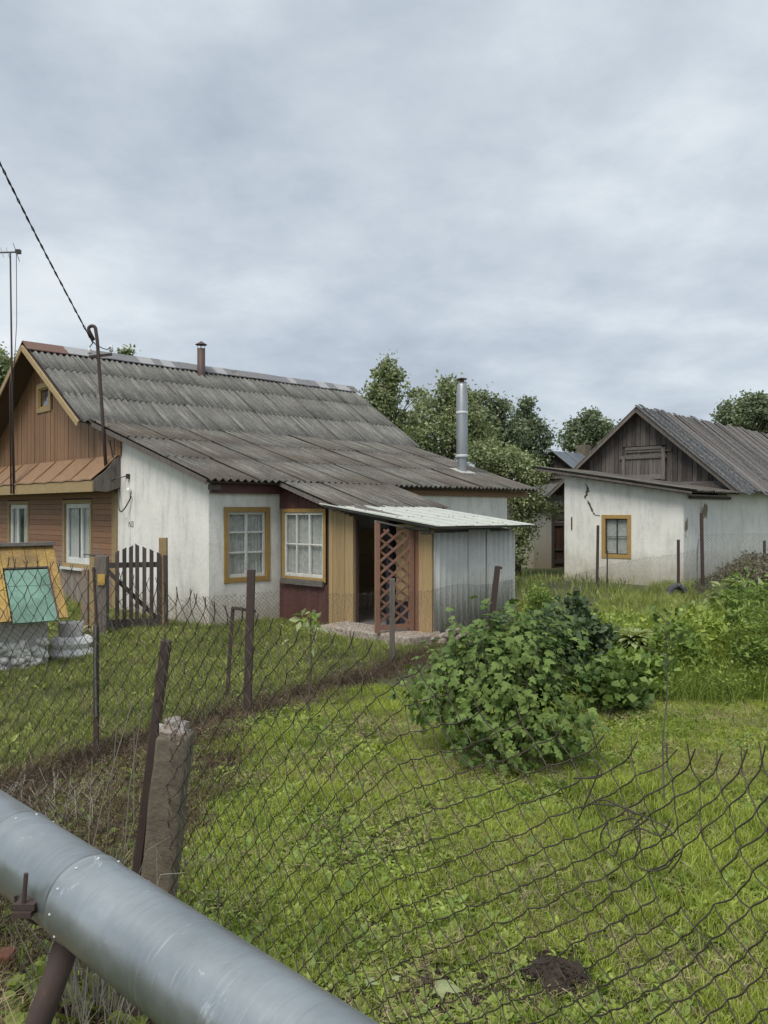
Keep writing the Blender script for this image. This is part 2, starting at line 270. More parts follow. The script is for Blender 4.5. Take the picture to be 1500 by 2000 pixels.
# ------------------------------------------------------------------ mesh builder and scene helpers
def fromnp(name, verts, faces_flat, nper):
    me = bpy.data.meshes.new(name); nv = len(verts); nf = len(faces_flat) // nper
    me.vertices.add(nv); me.vertices.foreach_set('co', np.asarray(verts, np.float32).ravel())
    me.loops.add(nf * nper); me.loops.foreach_set('vertex_index', np.asarray(faces_flat, np.int32).ravel())
    me.polygons.add(nf); me.polygons.foreach_set('loop_start', np.arange(0, nf * nper, nper, dtype=np.int32))
    me.update(calc_edges=True); me.validate(); return me
def wloc(o):
    v = Vector((0, 0, 0))
    while o is not None: v = v + o.location; o = o.parent
    return v
class MB:
    def __init__(s): s.v = []; s.f = []
    def add(s, vs, fs):
        n = len(s.v); s.v += [tuple(p) for p in vs]; s.f += [tuple(i + n for i in f) for f in fs]
    def box(s, fn, t0, t1, d0, d1, z0, z1, z1b=None, z0b=None):
        zb = z1 if z1b is None else z1b; z0b_ = z0 if z0b is None else z0b
        p = [fn(t0, d0, z0), fn(t1, d0, z0b_), fn(t1, d1, z0b_), fn(t0, d1, z0), fn(t0, d0, z1), fn(t1, d0, zb), fn(t1, d1, zb), fn(t0, d1, z1)]
        s.add(p, [(0, 3, 2, 1), (4, 5, 6, 7), (0, 1, 5, 4), (1, 2, 6, 5), (2, 3, 7, 6), (3, 0, 4, 7)])
    def bar(s, a, b, w, h, up=Vector((0, 0, 1)), ext=0):
        a = Vector(a); b = Vector(b); d = (b - a).normalized(); side = d.cross(up)
        if side.length < 1e-4: side = d.cross(Vector((1, 0, 0)))
        side.normalize(); u2 = side.cross(d).normalized(); side *= w / 2; u2 *= h / 2; a = a - d * ext; b = b + d * ext
        p = [a - side - u2, a + side - u2, a + side + u2, a - side + u2, b - side - u2, b + side - u2, b + side + u2, b - side + u2]
        s.add(p, [(0, 3, 2, 1), (4, 5, 6, 7), (0, 1, 5, 4), (1, 2, 6, 5), (2, 3, 7, 6), (3, 0, 4, 7)])
    def tube(s, pts, r, n=6, r2=None, cap=True):
        pts = [Vector(p) for p in pts]; rs = [r + ((r2 if r2 is not None else r) - r) * i / max(1, len(pts) - 1) for i in range(len(pts))]
        base = len(s.v); ref = None
        for i, p in enumerate(pts):
            d = (pts[min(i + 1, len(pts) - 1)] - pts[max(i - 1, 0)])
            if d.length < 1e-9: d = Vector((0, 0, 1))
            d.normalize()
            if ref is None: ref = Vector((1, 0, 0)) if abs(d.x) < .8 else Vector((0, 1, 0))
            e1 = (ref - d * ref.dot(d)); e1 = e1.normalized() if e1.length > 1e-4 else d.orthogonal().normalized(); ref = e1; e2 = d.cross(e1)
            for k in range(n):
                a = 2 * math.pi * k / n; s.v.append(tuple(p + (e1 * math.cos(a) + e2 * math.sin(a)) * rs[i]))
        for i in range(len(pts) - 1):
            for k in range(n):
                a = base + i * n + k; b_ = base + i * n + (k + 1) % n; s.f.append((a, b_, b_ + n, a + n))
        if cap: s.f.append(tuple(base + k for k in range(n))[::-1]); s.f.append(tuple(base + (len(pts) - 1) * n + k for k in range(n)))
    def lathe(s, c, prof, n=24, squash=1.):
        base = len(s.v); c = Vector(c)
        for r, z in prof:
            for k in range(n):
                a = 2 * math.pi * k / n; s.v.append((c.x + r * math.cos(a), c.y + r * math.sin(a) * squash, c.z + z))
        for i in range(len(prof) - 1):
            for k in range(n):
                a = base + i * n + k; b_ = base + i * n + (k + 1) % n; s.f.append((a, b_, b_ + n, a + n))
    def prism(s, poly, off):
        n = len(poly); off = Vector(off); s.add([Vector(p) for p in poly] + [Vector(p) + off for p in poly],
            [tuple(range(n))[::-1], tuple(range(n, 2 * n))] + [(i, (i + 1) % n, (i + 1) % n + n, i + n) for i in range(n)])
    def build(s, name, mat, parent=None, smooth=False, jit=0.):
        o3 = wloc(parent) if parent else Vector((0, 0, 0)); me = bpy.data.meshes.new(name)
        me.from_pydata([(x - o3.x + random.uniform(-jit, jit), y - o3.y + random.uniform(-jit, jit), z - o3.z + random.uniform(-jit, jit)) for x, y, z in s.v], [], s.f); me.update()
        if len(s.f) < 6000:
            bm = bmesh.new(); bm.from_mesh(me); bmesh.ops.recalc_face_normals(bm, faces=bm.faces); bm.to_mesh(me); bm.free()
        if smooth: me.polygons.foreach_set('use_smooth', [True] * len(me.polygons))
        return link(name, me, mat, parent)
def link(name, me, mat, parent=None):
    if mat is not None and not me.materials: me.materials.append(M[mat] if isinstance(mat, str) else mat)
    o = bpy.data.objects.new(name, me); COL.objects.link(o)
    if parent: o.parent = parent
    return o
def tag(o, label=None, cat=None, group=None, kind=None):
    if label: o['label'] = label
    if cat: o['category'] = cat
    if group: o['group'] = group
    if kind: o['kind'] = kind
    return o
def thing(name, label, cat, loc, group=None):
    o = bpy.data.objects.new(name, None); COL.objects.link(o); o.location = loc; o.empty_display_size = .2
    return tag(o, label, cat, group)
def fixn(o):
    import bmesh
    bm = bmesh.new(); bm.from_mesh(o.data); bmesh.ops.recalc_face_normals(bm, faces=bm.faces); bm.to_mesh(o.data); bm.free(); return o
def bevel(o, w=.006, seg=1):
    m = o.modifiers.new('bevel', 'BEVEL'); m.width = w; m.segments = seg; m.limit_method = 'ANGLE'; return o

# ------------------------------------------------------------------ ground
def axis(lo, hi, fine_lo, fine_hi, step):
    a = list(np.arange(fine_lo, fine_hi, step)); k = fine_hi; st = step
    while k < hi: a.append(k); st *= 1.35; k += st
    k = fine_lo; st = step; b_ = []
    while k > lo: st *= 1.35; k -= st; b_.append(k)
    return np.array(sorted(b_ + a))
gx = axis(-500, 500, -12, 14, .25); gy = axis(-300, 900, -2, 32, .25)
X, Y = np.meshgrid(gx, gy); Z = ground_z_np(X, Y) * np.exp(-np.maximum(0, np.hypot(X, Y) - 30) / 15)
vv = np.stack([X, Y, Z], -1).reshape(-1, 3); nx, ny = len(gx), len(gy)
ii, jj = np.meshgrid(np.arange(nx - 1), np.arange(ny - 1)); i0 = (jj * nx + ii).ravel()
g = link('ground', fromnp('ground', vv, np.stack([i0, i0 + 1, i0 + 1 + nx, i0 + nx], -1).ravel(), 4), 'ground'); tag(g, kind='structure')
g.data.polygons.foreach_set('use_smooth', [True] * len(g.data.polygons))

# ------------------------------------------------------------------ house frame of reference
C = gr(408, 1225)
th = R(46); U = Vector((math.sin(th), math.cos(th), 0)); Wv = Vector((-U.y, U.x, 0))
def hp(a, s, z): return C + U * a + Wv * s + Vector((0, 0, z))
fg = lambda t, d, z: hp(-d, t, z)            # gable plane: t along s, d outwards (towards -u)
ff = lambda t, d, z: hp(t, -d, z)            # eaves side: t along a, d outwards (towards -w)
A1 = 1.51
fp = lambda t, d, z: hp(A1 - d, -t, z)       # side of the porch: t towards the viewer, d outwards
fq = lambda t, d, z: hp(t, -3.88 - d, z)     # front of the porch
RS, RZ = 7.05, 5.88; BS, BZ = 4.19, 3.97; KS = .3   # ridge, break and slope of the lean-to
def lean_z(s): return BZ - .04 - (BS - s) * KS
def main_z(s): return RZ - abs(s - RS) * (RZ - BZ) / (RS - BS)
def roof_under(s): return min(main_z(s) if s > BS else 99, 99) if s > BS else lean_z(s)

def wall(mb, fn, t0, t1, z0, top, th_, openings=(), breaks=()):
    ts = sorted({t0, t1, *[o[0] for o in openings], *[o[1] for o in openings], *breaks}); ts = [t for t in ts if t0 <= t <= t1]
    for a, b_ in zip(ts, ts[1:]):
        ops = sorted([o for o in openings if o[0] <= a + 1e-6 and o[1] >= b_ - 1e-6], key=lambda o: o[2]); z = z0
        for o in ops:
            mb.box(fn, a, b_, -th_, 0, z, o[2]); z = o[3]
        mb.box(fn, a, b_, -th_, 0, z, top(a), top(b_))
def curtain(fn, t0, t1, z0, z1, d, amp, waves, ragged=False):
    mb = MB(); n = waves * 6; vs = []
    for i in range(n + 1):
        t = t0 + (t1 - t0) * i / n; dd = d + amp * math.sin(i * math.pi / 3) * (.6 + .4 * math.sin(i * .37))
        vs += [fn(t, dd, z0 + (.012 * math.sin(i * .9) if ragged else 0)), fn(t, dd * 1., z1)]
    mb.add(vs, [(2 * i, 2 * i + 2, 2 * i + 3, 2 * i + 1) for i in range(n)]); return mb
def window(parent, fn, t0, t1, z0, z1, cw, casing, sash, cols, rows, sw=.05, cur=None, rec=.05, curh=1., gap=0., label=None, bars=None, sill=None, mull=.05):
    """casing outer rectangle t0..t1, z0..z1; cw casing width; sash inside with cols x rows of panes"""
    mb = MB(); a0, a1, b0, b1 = t0 + cw, t1 - cw, z0 + cw, z1 - cw
    # sash: window itself
    d0, d1 = -rec - .04, -rec
    mb.box(fn, a0, a0 + sw, d0, d1, b0, b1); mb.box(fn, a1 - sw, a1, d0, d1, b0, b1); mb.box(fn, a0 + sw, a1 - sw, d0, d1, b0, b0 + sw * 1.3); mb.box(fn, a0 + sw, a1 - sw, d0, d1, b1 - sw, b1)
    cs = cols if isinstance(cols, (list, tuple)) else [k / cols for k in range(1, cols)]
    rs = rows if isinstance(rows, (list, tuple)) else [k / rows for k in range(1, rows)]
    xs = [a0 + sw + (a1 - a0 - 2 * sw) * c_ for c_ in cs]; zs = [b0 + sw * 1.3 + (b1 - b0 - 2.3 * sw) * r_ for r_ in rs]
    for i, x in enumerate(xs):
        w_ = mull if i == len(xs) // 2 or len(xs) == 1 else mull * .55
        mb.box(fn, x - w_ / 2, x + w_ / 2, d0 - .002, d1 + .004, b0 + sw * 1.3, b1 - sw)
    ex = [a0 + sw] + xs + [a1 - sw]
    for z in zs:
        for q0, q1 in zip(ex, ex[1:]):
            e0 = q0 + (mull * .5 if q0 != ex[0] else 0); e1 = q1 - (mull * .5 if q1 != ex[-1] else 0)
            mb.box(fn, e0, e1, d0 + .004, d1 + .001, z - mull * .32, z + mull * .32)
    w = bevel(mb.build('window', sash, parent), .004)
    if label: w['label'] = label
    # casing
    c = MB(); o = .022
    c.box(fn, t0, t0 + cw, .002, o, z0, z1); c.box(fn, t1 - cw, t1, .002, o, z0, z1); c.box(fn, t0 + cw, t1 - cw, .002, o - .003, z1 - cw, z1); c.box(fn, t0 + cw, t1 - cw, .002, o - .003, z0, z0 + cw)
    # reveal
    c.box(fn, a0 - .012, a0 - .002, -.09, .002, b0, b1); c.box(fn, a1 + .002, a1 + .012, -.09, .002, b0, b1); c.box(fn, a0, a1, -.09, .002, b1 + .002, b1 + .012); c.box(fn, a0, a1, -.09, .002, b0 - .012, b0 - .002)
    bevel(c.build('casing', casing, w), .004)
    if sill:
        c = MB(); c.box(fn, t0 - .03, t1 + .03, .0, .09, z0 - .05, z0 - .003); c.build('sill', sill, w)
    ez = [b0 + sw * 1.3] + zs + [b1 - sw]
    for q0, q1 in zip(ex, ex[1:]):
        for r0, r1 in zip(ez, ez[1:]):
            p = MB(); p.box(fn, q0 + .005, q1 - .005, -rec - .026 - random.uniform(0, .003), -rec - .022, r0 + .005, r1 - .005, ); p.build('pane', 'glass', w)
    if cur:
        hgt = b0 + (b1 - b0) * (1 - curh)
        if gap: 
            m_ = (a0 + a1) / 2; curtain(fn, a0, m_ - gap * (a1 - a0), hgt, b1, -rec - .065, .015, 7).build('curtain', cur, w, True); curtain(fn, m_ + gap * (a1 - a0), a1, hgt, b1, -rec - .065, .015, 7).build('curtain', cur, w, True)
        else: curtain(fn, a0, a1, hgt, b1, -rec - .07, .014, 11).build('curtain', cur, w, True)
    return w

# ------------------------------------------------------------------ the house
house = thing('house', 'long white plastered house with wooden gable and grey corrugated roof left of centre', 'house', C)
GE = 10.71                                        # far side of the gable wall
WIN2 = (4.56, 6.02, .78, 2.27); WIN1 = (7.98, 9.34, .78, 2.27)
top_g = lambda s: (lean_z(s) if s < BS - 1e-6 else main_z(s)) - .09
# plaster walls
mb = MB()
wall(mb, fg, 0, 3.39, -.3, top_g, .25, (), ())
WA = (.30, 1.30, .74, 2.09)
def inset(w, c): return (w[0] + c - .004, w[1] - c + .004, w[2] + c - .004, w[3] - c + .004)
wall(mb, ff, .25, 8.38, -.3, lambda a: 2.62, .25, [inset(WA, .09)])
pw = mb.build('wall', 'plaster', house); 
# right end wall, back wall
mb = MB(); fe = lambda t, d, z: hp(8.38 + d, t, z)
wall(mb, fe, .25, GE - .25, -.3, top_g, .25, breaks=(BS, RS)); wall(mb, lambda t, d, z: hp(t, GE + d, z), 0, 8.38, -.3, lambda a: 3.3, .25)
mb.build('wall', 'plaster', house)
# shallow offset where the newer plaster meets the corner
mb = MB(); mb.box(ff, -.003, .27, .0, .012, -.3, 2.52); 
# wooden gable: backing wall
mb = MB(); wall(mb, lambda t, d, z: fg(t, d - .03, z), 3.392, GE, -.3, top_g, .2, [inset(WIN2, .09), inset(WIN1, .09)], breaks=(BS, RS))
mb.build('timber_frame', 'deck', house)
# vertical boards in the gable
GW = (6.66, 7.40, 4.36, 4.98)
t = 3.40; k = 0
while t < GE - .05:
    wdt = random.uniform(.105, .15); t1 = min(t + wdt, GE); zb = 3.13 + random.uniform(-.02, .015); d = .012 + random.uniform(0, .012)
    segs = [(zb, None)]
    if t1 > GW[0] and t < GW[1]: segs = [(zb, GW[2] - .0), (GW[3], None)]
    for za, zc in segs:
        m1 = MB(); m1.box(fg, t + .004, t1 - .004, -.028, d, za, zc if zc else top_g(t) - .02, zc if zc else top_g(t1) - .02)
        m1.build('board', 'brown_board', house)
    t = t1; k += 1
# horizontal siding between the windows
rows = np.arange(.76, 3.1, .118)
spans = [(3.60, WIN2[0]), (WIN2[1], WIN1[0]), (WIN1[1], GE)]
for z in rows:
    for a, b_ in spans:
        if z > 2.30: continue
        m1 = MB(); o1 = random.uniform(-.003, .003)
        m1.box(fg, a + .002, b_ - .002, -.028, .006 + o1, z + .003, min(z + .114, 2.36)); m1.build('board', 'siding', house)
for z in np.arange(2.30, 2.62, .118):
    m1 = MB(); m1.box(fg, 3.60, GE, -.028, .006, z + .003, z + .114); m1.build('board', 'siding', house)
# vertical skirting boards below the sills
t = 3.62
while t < GE - .1:
    t1 = t + random.uniform(.13, .17); m1 = MB(); m1.box(fg, t + .004, t1 - .004, -.028, .016 + random.uniform(0, .006), -.1, .72 + random.uniform(-.01, .01)); m1.build('board', 'siding', house); t = t1
m1 = MB(); m1.box(fg, 3.40, 3.595, -.028, .034, -.05, 2.62); bevel(m1.build('corner_board', 'ochre', house), .006)
window(house, fg, *WIN2, .085, 'ochre', 'white_clean', [.36], [], sw=.10, cur='curtain_white', rec=.03, gap=.09, sill='white_paint', mull=.09)
window(house, fg, *WIN1, .085, 'ochre', 'white_clean', [.62], [], sw=.10, cur='curtain_white', rec=.03, gap=.09, sill='white_paint', mull=.09)
# attic window
w = MB(); t0, t1, z0, z1 = GW; cw = .085
w.box(fg, t0 - .03, t0 + cw, .0, .05, z0 - .03, z1 + .03); w.box(fg, t1 - cw, t1 + .03, .0, .05, z0 - .03, z1 + .03); w.box(fg, t0 + cw, t1 - cw, .0, .047, z0 - .03, z0 + cw); w.box(fg, t0 + cw, t1 - cw, 0, .047, z1 - cw, z1 + .03)
aw = bevel(w.build('attic_window', 'ochre', house), .005); w = MB(); w.box(fg, t0 + cw, t1 - cw, -.02, -.01, z0 + cw, z1 - cw); w.build('pane', 'glass', aw)
w = MB()
for q in ((t0 + cw, t0 + cw + .03, z0 + cw, z1 - cw), (t1 - cw - .03, t1 - cw, z0 + cw, z1 - cw), (t0 + cw + .03, t1 - cw - .03, z0 + cw, z0 + cw + .03), (t0 + cw + .03, t1 - cw - .03, z1 - cw - .03, z1 - cw)): w.box(fg, q[0], q[1], -.008, .018, q[2], q[3])
w.build('sash', 'ochre_bright', aw)
# front window in white wall
window(house, ff, *WA, .09, 'ochre_bright', 'white_paint', [.5], [.36, .70], sw=.045, cur='curtain', rec=.03, mull=.05)
# skirt roof over the windows
mb = MB(); s0, s1 = 3.30, GE + .1; n = 26; vs = []
for i in range(n + 1):
    s = s0 + (s1 - s0) * i / n; j = .012 * math.sin(i * 2.1)
    vs += [hp(-.05, s, 3.15), hp(-.35, s, 2.86 + j * .5), hp(-.60, s, 2.655 + j), hp(-.60, s, 2.63 + j), hp(-.05, s, 3.11)]
fcs = []
for i in range(n):
    q = i * 5
    for k_ in range(4): fcs.append((q + k_, q + 5 + k_, q + 6 + k_, q + 1 + k_))
mb.add(vs, fcs); sk = mb.build('skirt_roof', 'terracotta', house, False)
for i in range(1, 8):                           # standing folds in the tin
    s = 3.3 + i * .98; mb = MB(); mb.bar(hp(-.07, s, 3.145), hp(-.6, s - .02, 2.665), .018, .02); mb.build('fold', 'terracotta', sk)
mb = MB(); mb.box(fg, s0, s1, .55, .585, 2.40, 2.625); fa = bevel(mb.build('fascia', 'ochre', house), .006)
mb = MB(); mb.box(fg, s0 + .03, s1, .0, .55, 2.41, 2.44); mb.build('soffit', 'deck', house)
mb = MB(); mb.prism([hp(-.0, 3.29, 2.50), hp(-.0, 3.29, 3.12), hp(-.12, 3.29, 3.06), hp(-.30, 3.29, 2.84), hp(-.56, 3.29, 2.64), hp(-.56, 3.29, 2.42), hp(-.3, 3.29, 2.40)], -Wv * .03); mb.build('end_panel', 'grey_wood', house)
mb = MB(); mb.box(fg, 3.30, 3.40, -.02, .045, 3.1, 3.52); mb.box(fg, 3.2, 3.30, .0, .04, 3.14, 3.50); mb.build('corner_board', 'brown_board', house)

# roof decks (thin boards under the sheets), rafters' ends and verge boards
AE = 9.55
def deck(a0, a1, s0, s1, z0, z1, th_=.035, name='roof_deck', mat='deck'):
    mb = MB(); p = [hp(a0, s0, z0), hp(a1, s0, z0), hp(a1, s1, z1), hp(a0, s1, z1)]; mb.prism([x - Vector((0, 0, th_)) for x in p], (0, 0, th_)); return mb.build(name, mat, house)
deck(-.5, AE, BS - .05, RS, main_z(BS) - .10, RZ - .06); deck(-.5, AE, 2 * RS - BS + .9, RS, main_z(2 * RS - BS + .9) - .07, RZ - .06)
deck(-.22, 9.1, -.3, BS + .0, lean_z(-.3) - .05, lean_z(BS) - .05)
deck(A1 - .2, 4.0, -1.85, -.302, lean_z(-1.85) - .05, lean_z(-.302) - .05)
for (s_a, z_a, s_b, z_b, a_) in ((BS - .12, main_z(BS) - .17, RS, RZ - .10, -.53), (2 * RS - BS + 1.0, main_z(2 * RS - BS + 1.0) - .12, RS, RZ - .10, -.53)):
    mb = MB(); p0 = hp(a_, s_a, z_a); p1 = hp(a_, s_b, z_b); mb.bar(p0, p1, .03, .13); bevel(mb.build('verge_board', 'ochre', house), .005)
mb = MB(); mb.bar(hp(-.235, -.3, lean_z(-.3) - .07), hp(-.235, BS + .1, lean_z(BS) - .05), .025, .085); mb.build('verge_board', 'grey_wood', house)
mb = MB(); mb.bar(hp(9.12, -.3, lean_z(-.3) - .07), hp(9.12, BS, lean_z(BS) - .07), .025, .08); mb.build('verge_board', 'grey_wood', house)
mb = MB(); mb.bar(hp(A1 - .215, -1.85, lean_z(-1.85) - .07), hp(A1 - .215, -.3, lean_z(-.3) - .07), .025, .08); mb.build('verge_board', 'grey_wood', house)
mb = MB(); mb.box(ff, .0, A1 - .03, .03, .10, 2.33, 2.50); mb.build('eaves_beam', 'maroon', house)
mb = MB(); mb.box(ff, 4.0, 9.1, .02, .07, 2.36, 2.50); mb.box(ff, 4.0, 6.0, .071, .1, 2.40, 2.47); mb.build('eaves_beam', 'brown_board', house)
mb = MB(); mb.box(ff, -.1, .12, .13, .2, 2.38, 2.47); mb.build('rafter_end', 'grey_wood', house)

# corrugated sheets
def corr_mesh(name, width, length, waves, amp, seg=6, thick=.008, sq=False):
    n = waves * seg; vs = []; 
    for y in (0, length):
        for zo in (0, -thick):
            for i in range(n + 1):
                ph = 2 * math.pi * i / seg; z = amp * math.cos(ph) if not sq else amp * max(-1, min(1, 1.8 * math.cos(ph)))
                vs.append((width * i / n - width / 2, y, z + zo))
    m = n + 1; fs = []
    for i in range(n):
        fs += [(i, i + 1, 2 * m + i + 1, 2 * m + i), (m + i + 1, m + i, 3 * m + i, 3 * m + i + 1), (m + i, m + i + 1, i + 1, i), (2 * m + i, 2 * m + i + 1, 3 * m + i + 1, 3 * m + i)]
    me = bpy.data.meshes.new(name); me.from_pydata(vs, [], fs); me.update()
    me.polygons.foreach_set('use_smooth', [(k_ % 4) < 2 for k_ in range(len(me.polygons))]); return me
def frame_mat(o, xdir, ydir, root):
    x = Vector(xdir).normalized(); y = Vector(ydir).normalized(); z = x.cross(y).normalized(); y = z.cross(x)
    m = Matrix(((x.x, y.x, z.x, 0), (x.y, y.y, z.y, 0), (x.z, y.z, z.z, 0), (0, 0, 0, 1))); m.translation = Vector(o) - wloc(root); return m
def sheets(parent, pt, xdir, a0, a1, rows_, width, waves, mats, name='roof_sheet', amp=.024, lift=.03, skip=None, jit=1., sq=False, thick=.008):
    """rows_: list of (s_low, s_high) ; pt(a, s) gives the point on the deck; sheets lap the row below"""
    nc = max(1, round((a1 - a0) / width)); wd = (a1 - a0) / nc; cache = {}
    for ri, (sl, sh, mt) in enumerate(rows_):
        for c_ in range(nc):
            ac = a0 + wd * (c_ + .5)
            if skip and skip(ac, sl): continue
            p0 = pt(ac, sl); p1 = pt(ac, sh); L = (p1 - p0).length
            key = (round(L, 2), mt)
            if key not in cache:
                cache[key] = corr_mesh(name, wd + .03, L + .05, waves, amp, thick=thick, sq=sq); cache[key].materials.append(M[mt])
            o = bpy.data.objects.new(name, cache[key]); COL.objects.link(o); o.parent = parent
            yd = (p1 - p0).normalized(); nn = Vector(xdir).cross(yd).normalized()
            tilt = .006
            base = p0 + nn * (lift + .002 * (c_ % 2)) + nn * random.uniform(0, .006) * jit + yd * random.uniform(-.035, .035) * jit
            yd2 = (yd * L - nn * tilt * 1.4).normalized(); xd2 = (Vector(xdir) + yd * random.uniform(-.012, .012) * jit).normalized()
            o.matrix_local = frame_mat(base + nn * tilt, xd2, yd2, parent)
pm = lambda a, s: hp(a, s, main_z(s) - .06)
pl = lambda a, s: hp(a, s, lean_z(s) - .05)
sl = (RS - BS + .18) / 3
def sagrow(s): return s
sheets(house, pm, U, -.46, AE, [(BS - .12, BS - .12 + sl, 'slate'), (BS - .12 + sl, BS - .12 + 2 * sl, 'slate'), (BS - .12 + 2 * sl, RS - .02, 'slate')], 1.05, 7, None, amp=.028)
pmb = lambda a, s: hp(a, 2 * RS - s, main_z(s) - .06)
sheets(house, lambda a, s: hp(a, s, main_z(s) - .06), -U, -AE, .46, [], 1.05, 7, None)
def pback(a, s): return hp(-a, 2 * RS - s, main_z(s) - .06)
sheets(house, pback, -U, -AE, .46, [(BS - .9, BS + .5, 'slate'), (BS + .5, BS + 1.7, 'slate'), (BS + 1.7, RS, 'slate')], 2.1, 14, None, amp=.028)
L_ = (BS + .1 + .36) / 3
sheets(house, pl, U, -.24, 9.1, [(-.36, -.36 + L_, 'slate_low'), (-.36 + L_, -.36 + 2 * L_, 'slate_low'), (-.36 + 2 * L_, BS + .1, 'slate_low')], 1.04, 7, None, amp=.026)
sheets(house, pl, U, A1 - .22, 4.0, [(-1.95, -.33, 'slate_low')], .92, 6, None, amp=.026)
# ridge caps
t = -.52; k = 0
while t < AE:
    ln = .95 if k == 0 else random.uniform(.16, .42); m1 = MB(); dz = random.uniform(-.006, .008)
    z0 = RZ + .045 + dz; dn = .27 if k else .3; sl_ = (RZ - BZ) / (RS - BS)
    pr = [(RS - dn, z0 - dn * sl_), (RS, z0 + .02), (RS + dn, z0 - dn * sl_)]
    vs = []
    for a_ in (t, t + ln + .02): vs += [hp(a_, s_, z_) for s_, z_ in pr] + [hp(a_, s_, z_ - .02) for s_, z_ in pr]
    m1.add(vs, [(0, 1, 7, 6), (1, 2, 8, 7), (4, 3, 9, 10), (5, 4, 10, 11), (0, 3, 4, 1), (1, 4, 5, 2), (6, 7, 10, 9), (7, 8, 11, 10), (3, 0, 6, 9), (2, 5, 11, 8)])
    o = m1.build('ridge_cap', 'ridge_brown' if k == 0 else random.choice(['ridge', 'ridge_b', 'ridge', 'ridge_b', 'slate']) if 'ridge_b' in M else 'ridge', house)
    if k == 0: o['label'] = 'brown painted ridge cap over the gable'
    t += ln; k += 1
# small tin chimney pipe on the ridge
cp = hp(4.0, 6.72, main_z(6.72)); mb = MB(); mb.lathe(cp, [(.105, -.15), (.105, .66), (.09, .66), (.09, .1)], 16); ch = mb.build('chimney', 'chimney', house, True)
mb = MB(); mb.lathe(cp, [(.0, .86), (.155, .765), (.155, .755), (0, .79)], 16); mb.build('cap', 'chimney', ch)
mb = MB()
for q in range(4):
    a_ = q * math.pi / 2 + .4; mb.bar(cp + Vector((.09 * math.cos(a_), .09 * math.sin(a_), .62)), cp + Vector((.1 * math.cos(a_), .1 * math.sin(a_), .77)), .012, .012)
mb.build('bracket', 'chimney', ch)
# insulated steel flue on the lean-to
fp_ = hp(8.05, 1.15, lean_z(1.15)); ft = 5.28 - fp_.z
mb = MB(); mb.lathe(fp_, [(.118, -.2), (.122, .34)], 24); fl = mb.build('flue', 'flue', house, True)
mb = MB(); mb.lathe(fp_, [(.142, .34), (.142, ft - .30), (.128, ft - .27), (.128, ft - .12), (.085, ft - .05), (.05, ft - .05)], 28); mb.build('flue_shell', 'flue', fl, True)
for zz in (.34, 1.42):
    mb = MB(); mb.lathe(fp_, [(.1435, zz), (.15, zz + .005), (.15, zz + .07), (.1435, zz + .075)], 28); mb.build('clamp_band', 'flue_band', fl, True)
mb = MB(); mb.lathe(fp_, [(.055, ft - .06), (.055, ft + .02)], 12); 
for q in range(4):
    a_ = q * math.pi / 2 + .2; mb.bar(fp_ + Vector((.07 * math.cos(a_), .07 * math.sin(a_), ft - .07)), fp_ + Vector((.09 * math.cos(a_), .09 * math.sin(a_), ft + .06)), .012, .012)
mb.lathe(fp_, [(.0, ft + .085), (.13, ft + .05), (.13, ft + .04), (0, ft + .06)], 20); mb.build('rain_cap', 'chimney', fl)
mb = MB(); mb.box(lambda t, d, z: fp_ + U * t + Wv * d + Vector((0, 0, z + d * KS)), -.26, .26, -.24, .2, -.0, .025); mb.build('flashing', 'pale_concrete', fl)

# plaster wall details: bracket, loop of cable, painted number, crack
mb = MB(); mb.tube([hp(-.0, 2.98, 2.72), hp(-.16, 3.12, 2.67), hp(-.2, 3.3, 2.62)], .012, 6); mb.lathe(hp(-.03, 2.9, 2.66), [(0, .0), (.04, 0), (.045, .09), (0, .1)], 10); mb.build('wire_bracket', 'cable', house)
mb = MB(); pts = []
for i in range(13):
    q = i / 12; pts.append(hp(-.03 - .1 * math.sin(q * math.pi), 3.28 - q * .52, 2.46 - .42 * math.sin(q * math.pi * .93) - .06 * q))
mb.tube(pts, .013, 6); mb.tube([hp(-.03, 3.28, 2.46), hp(-.04, 3.30, 2.62)], .013, 6); mb.build('cable_loop', 'cable', house)
mb = MB(); mb.lathe(hp(-.05, 2.83, 2.38), [(0, 0), (.045, .0), (.05, .05), (.03, .1), (0, .11)], 10); mb.build('insulator', 'porcelain', house)
cu = bpy.data.curves.new('number', 'FONT'); cu.body = 'N3'; cu.size = .17; cu.extrude = .001; tmp_ = bpy.data.objects.new('tmp', cu); nme = bpy.data.meshes.new_from_object(tmp_); nme.name = 'painted_number'; bpy.data.objects.remove(tmp_)
nme.materials.clear(); nm = bpy.data.objects.new('painted_number', nme); COL.objects.link(nm); nm.parent = house; nme.materials.append(M['stain']); nm.matrix_local = frame_mat(hp(-.004, 2.93, 1.70), -Wv, (0, 0, 1), house)
mb = MB(); mb.bar(hp(-.003, 2.86, 2.44), hp(-.003, 2.86, 1.3), .006, .008, up=Wv); mb.build('plaster_joint', 'plaster_grey', house)

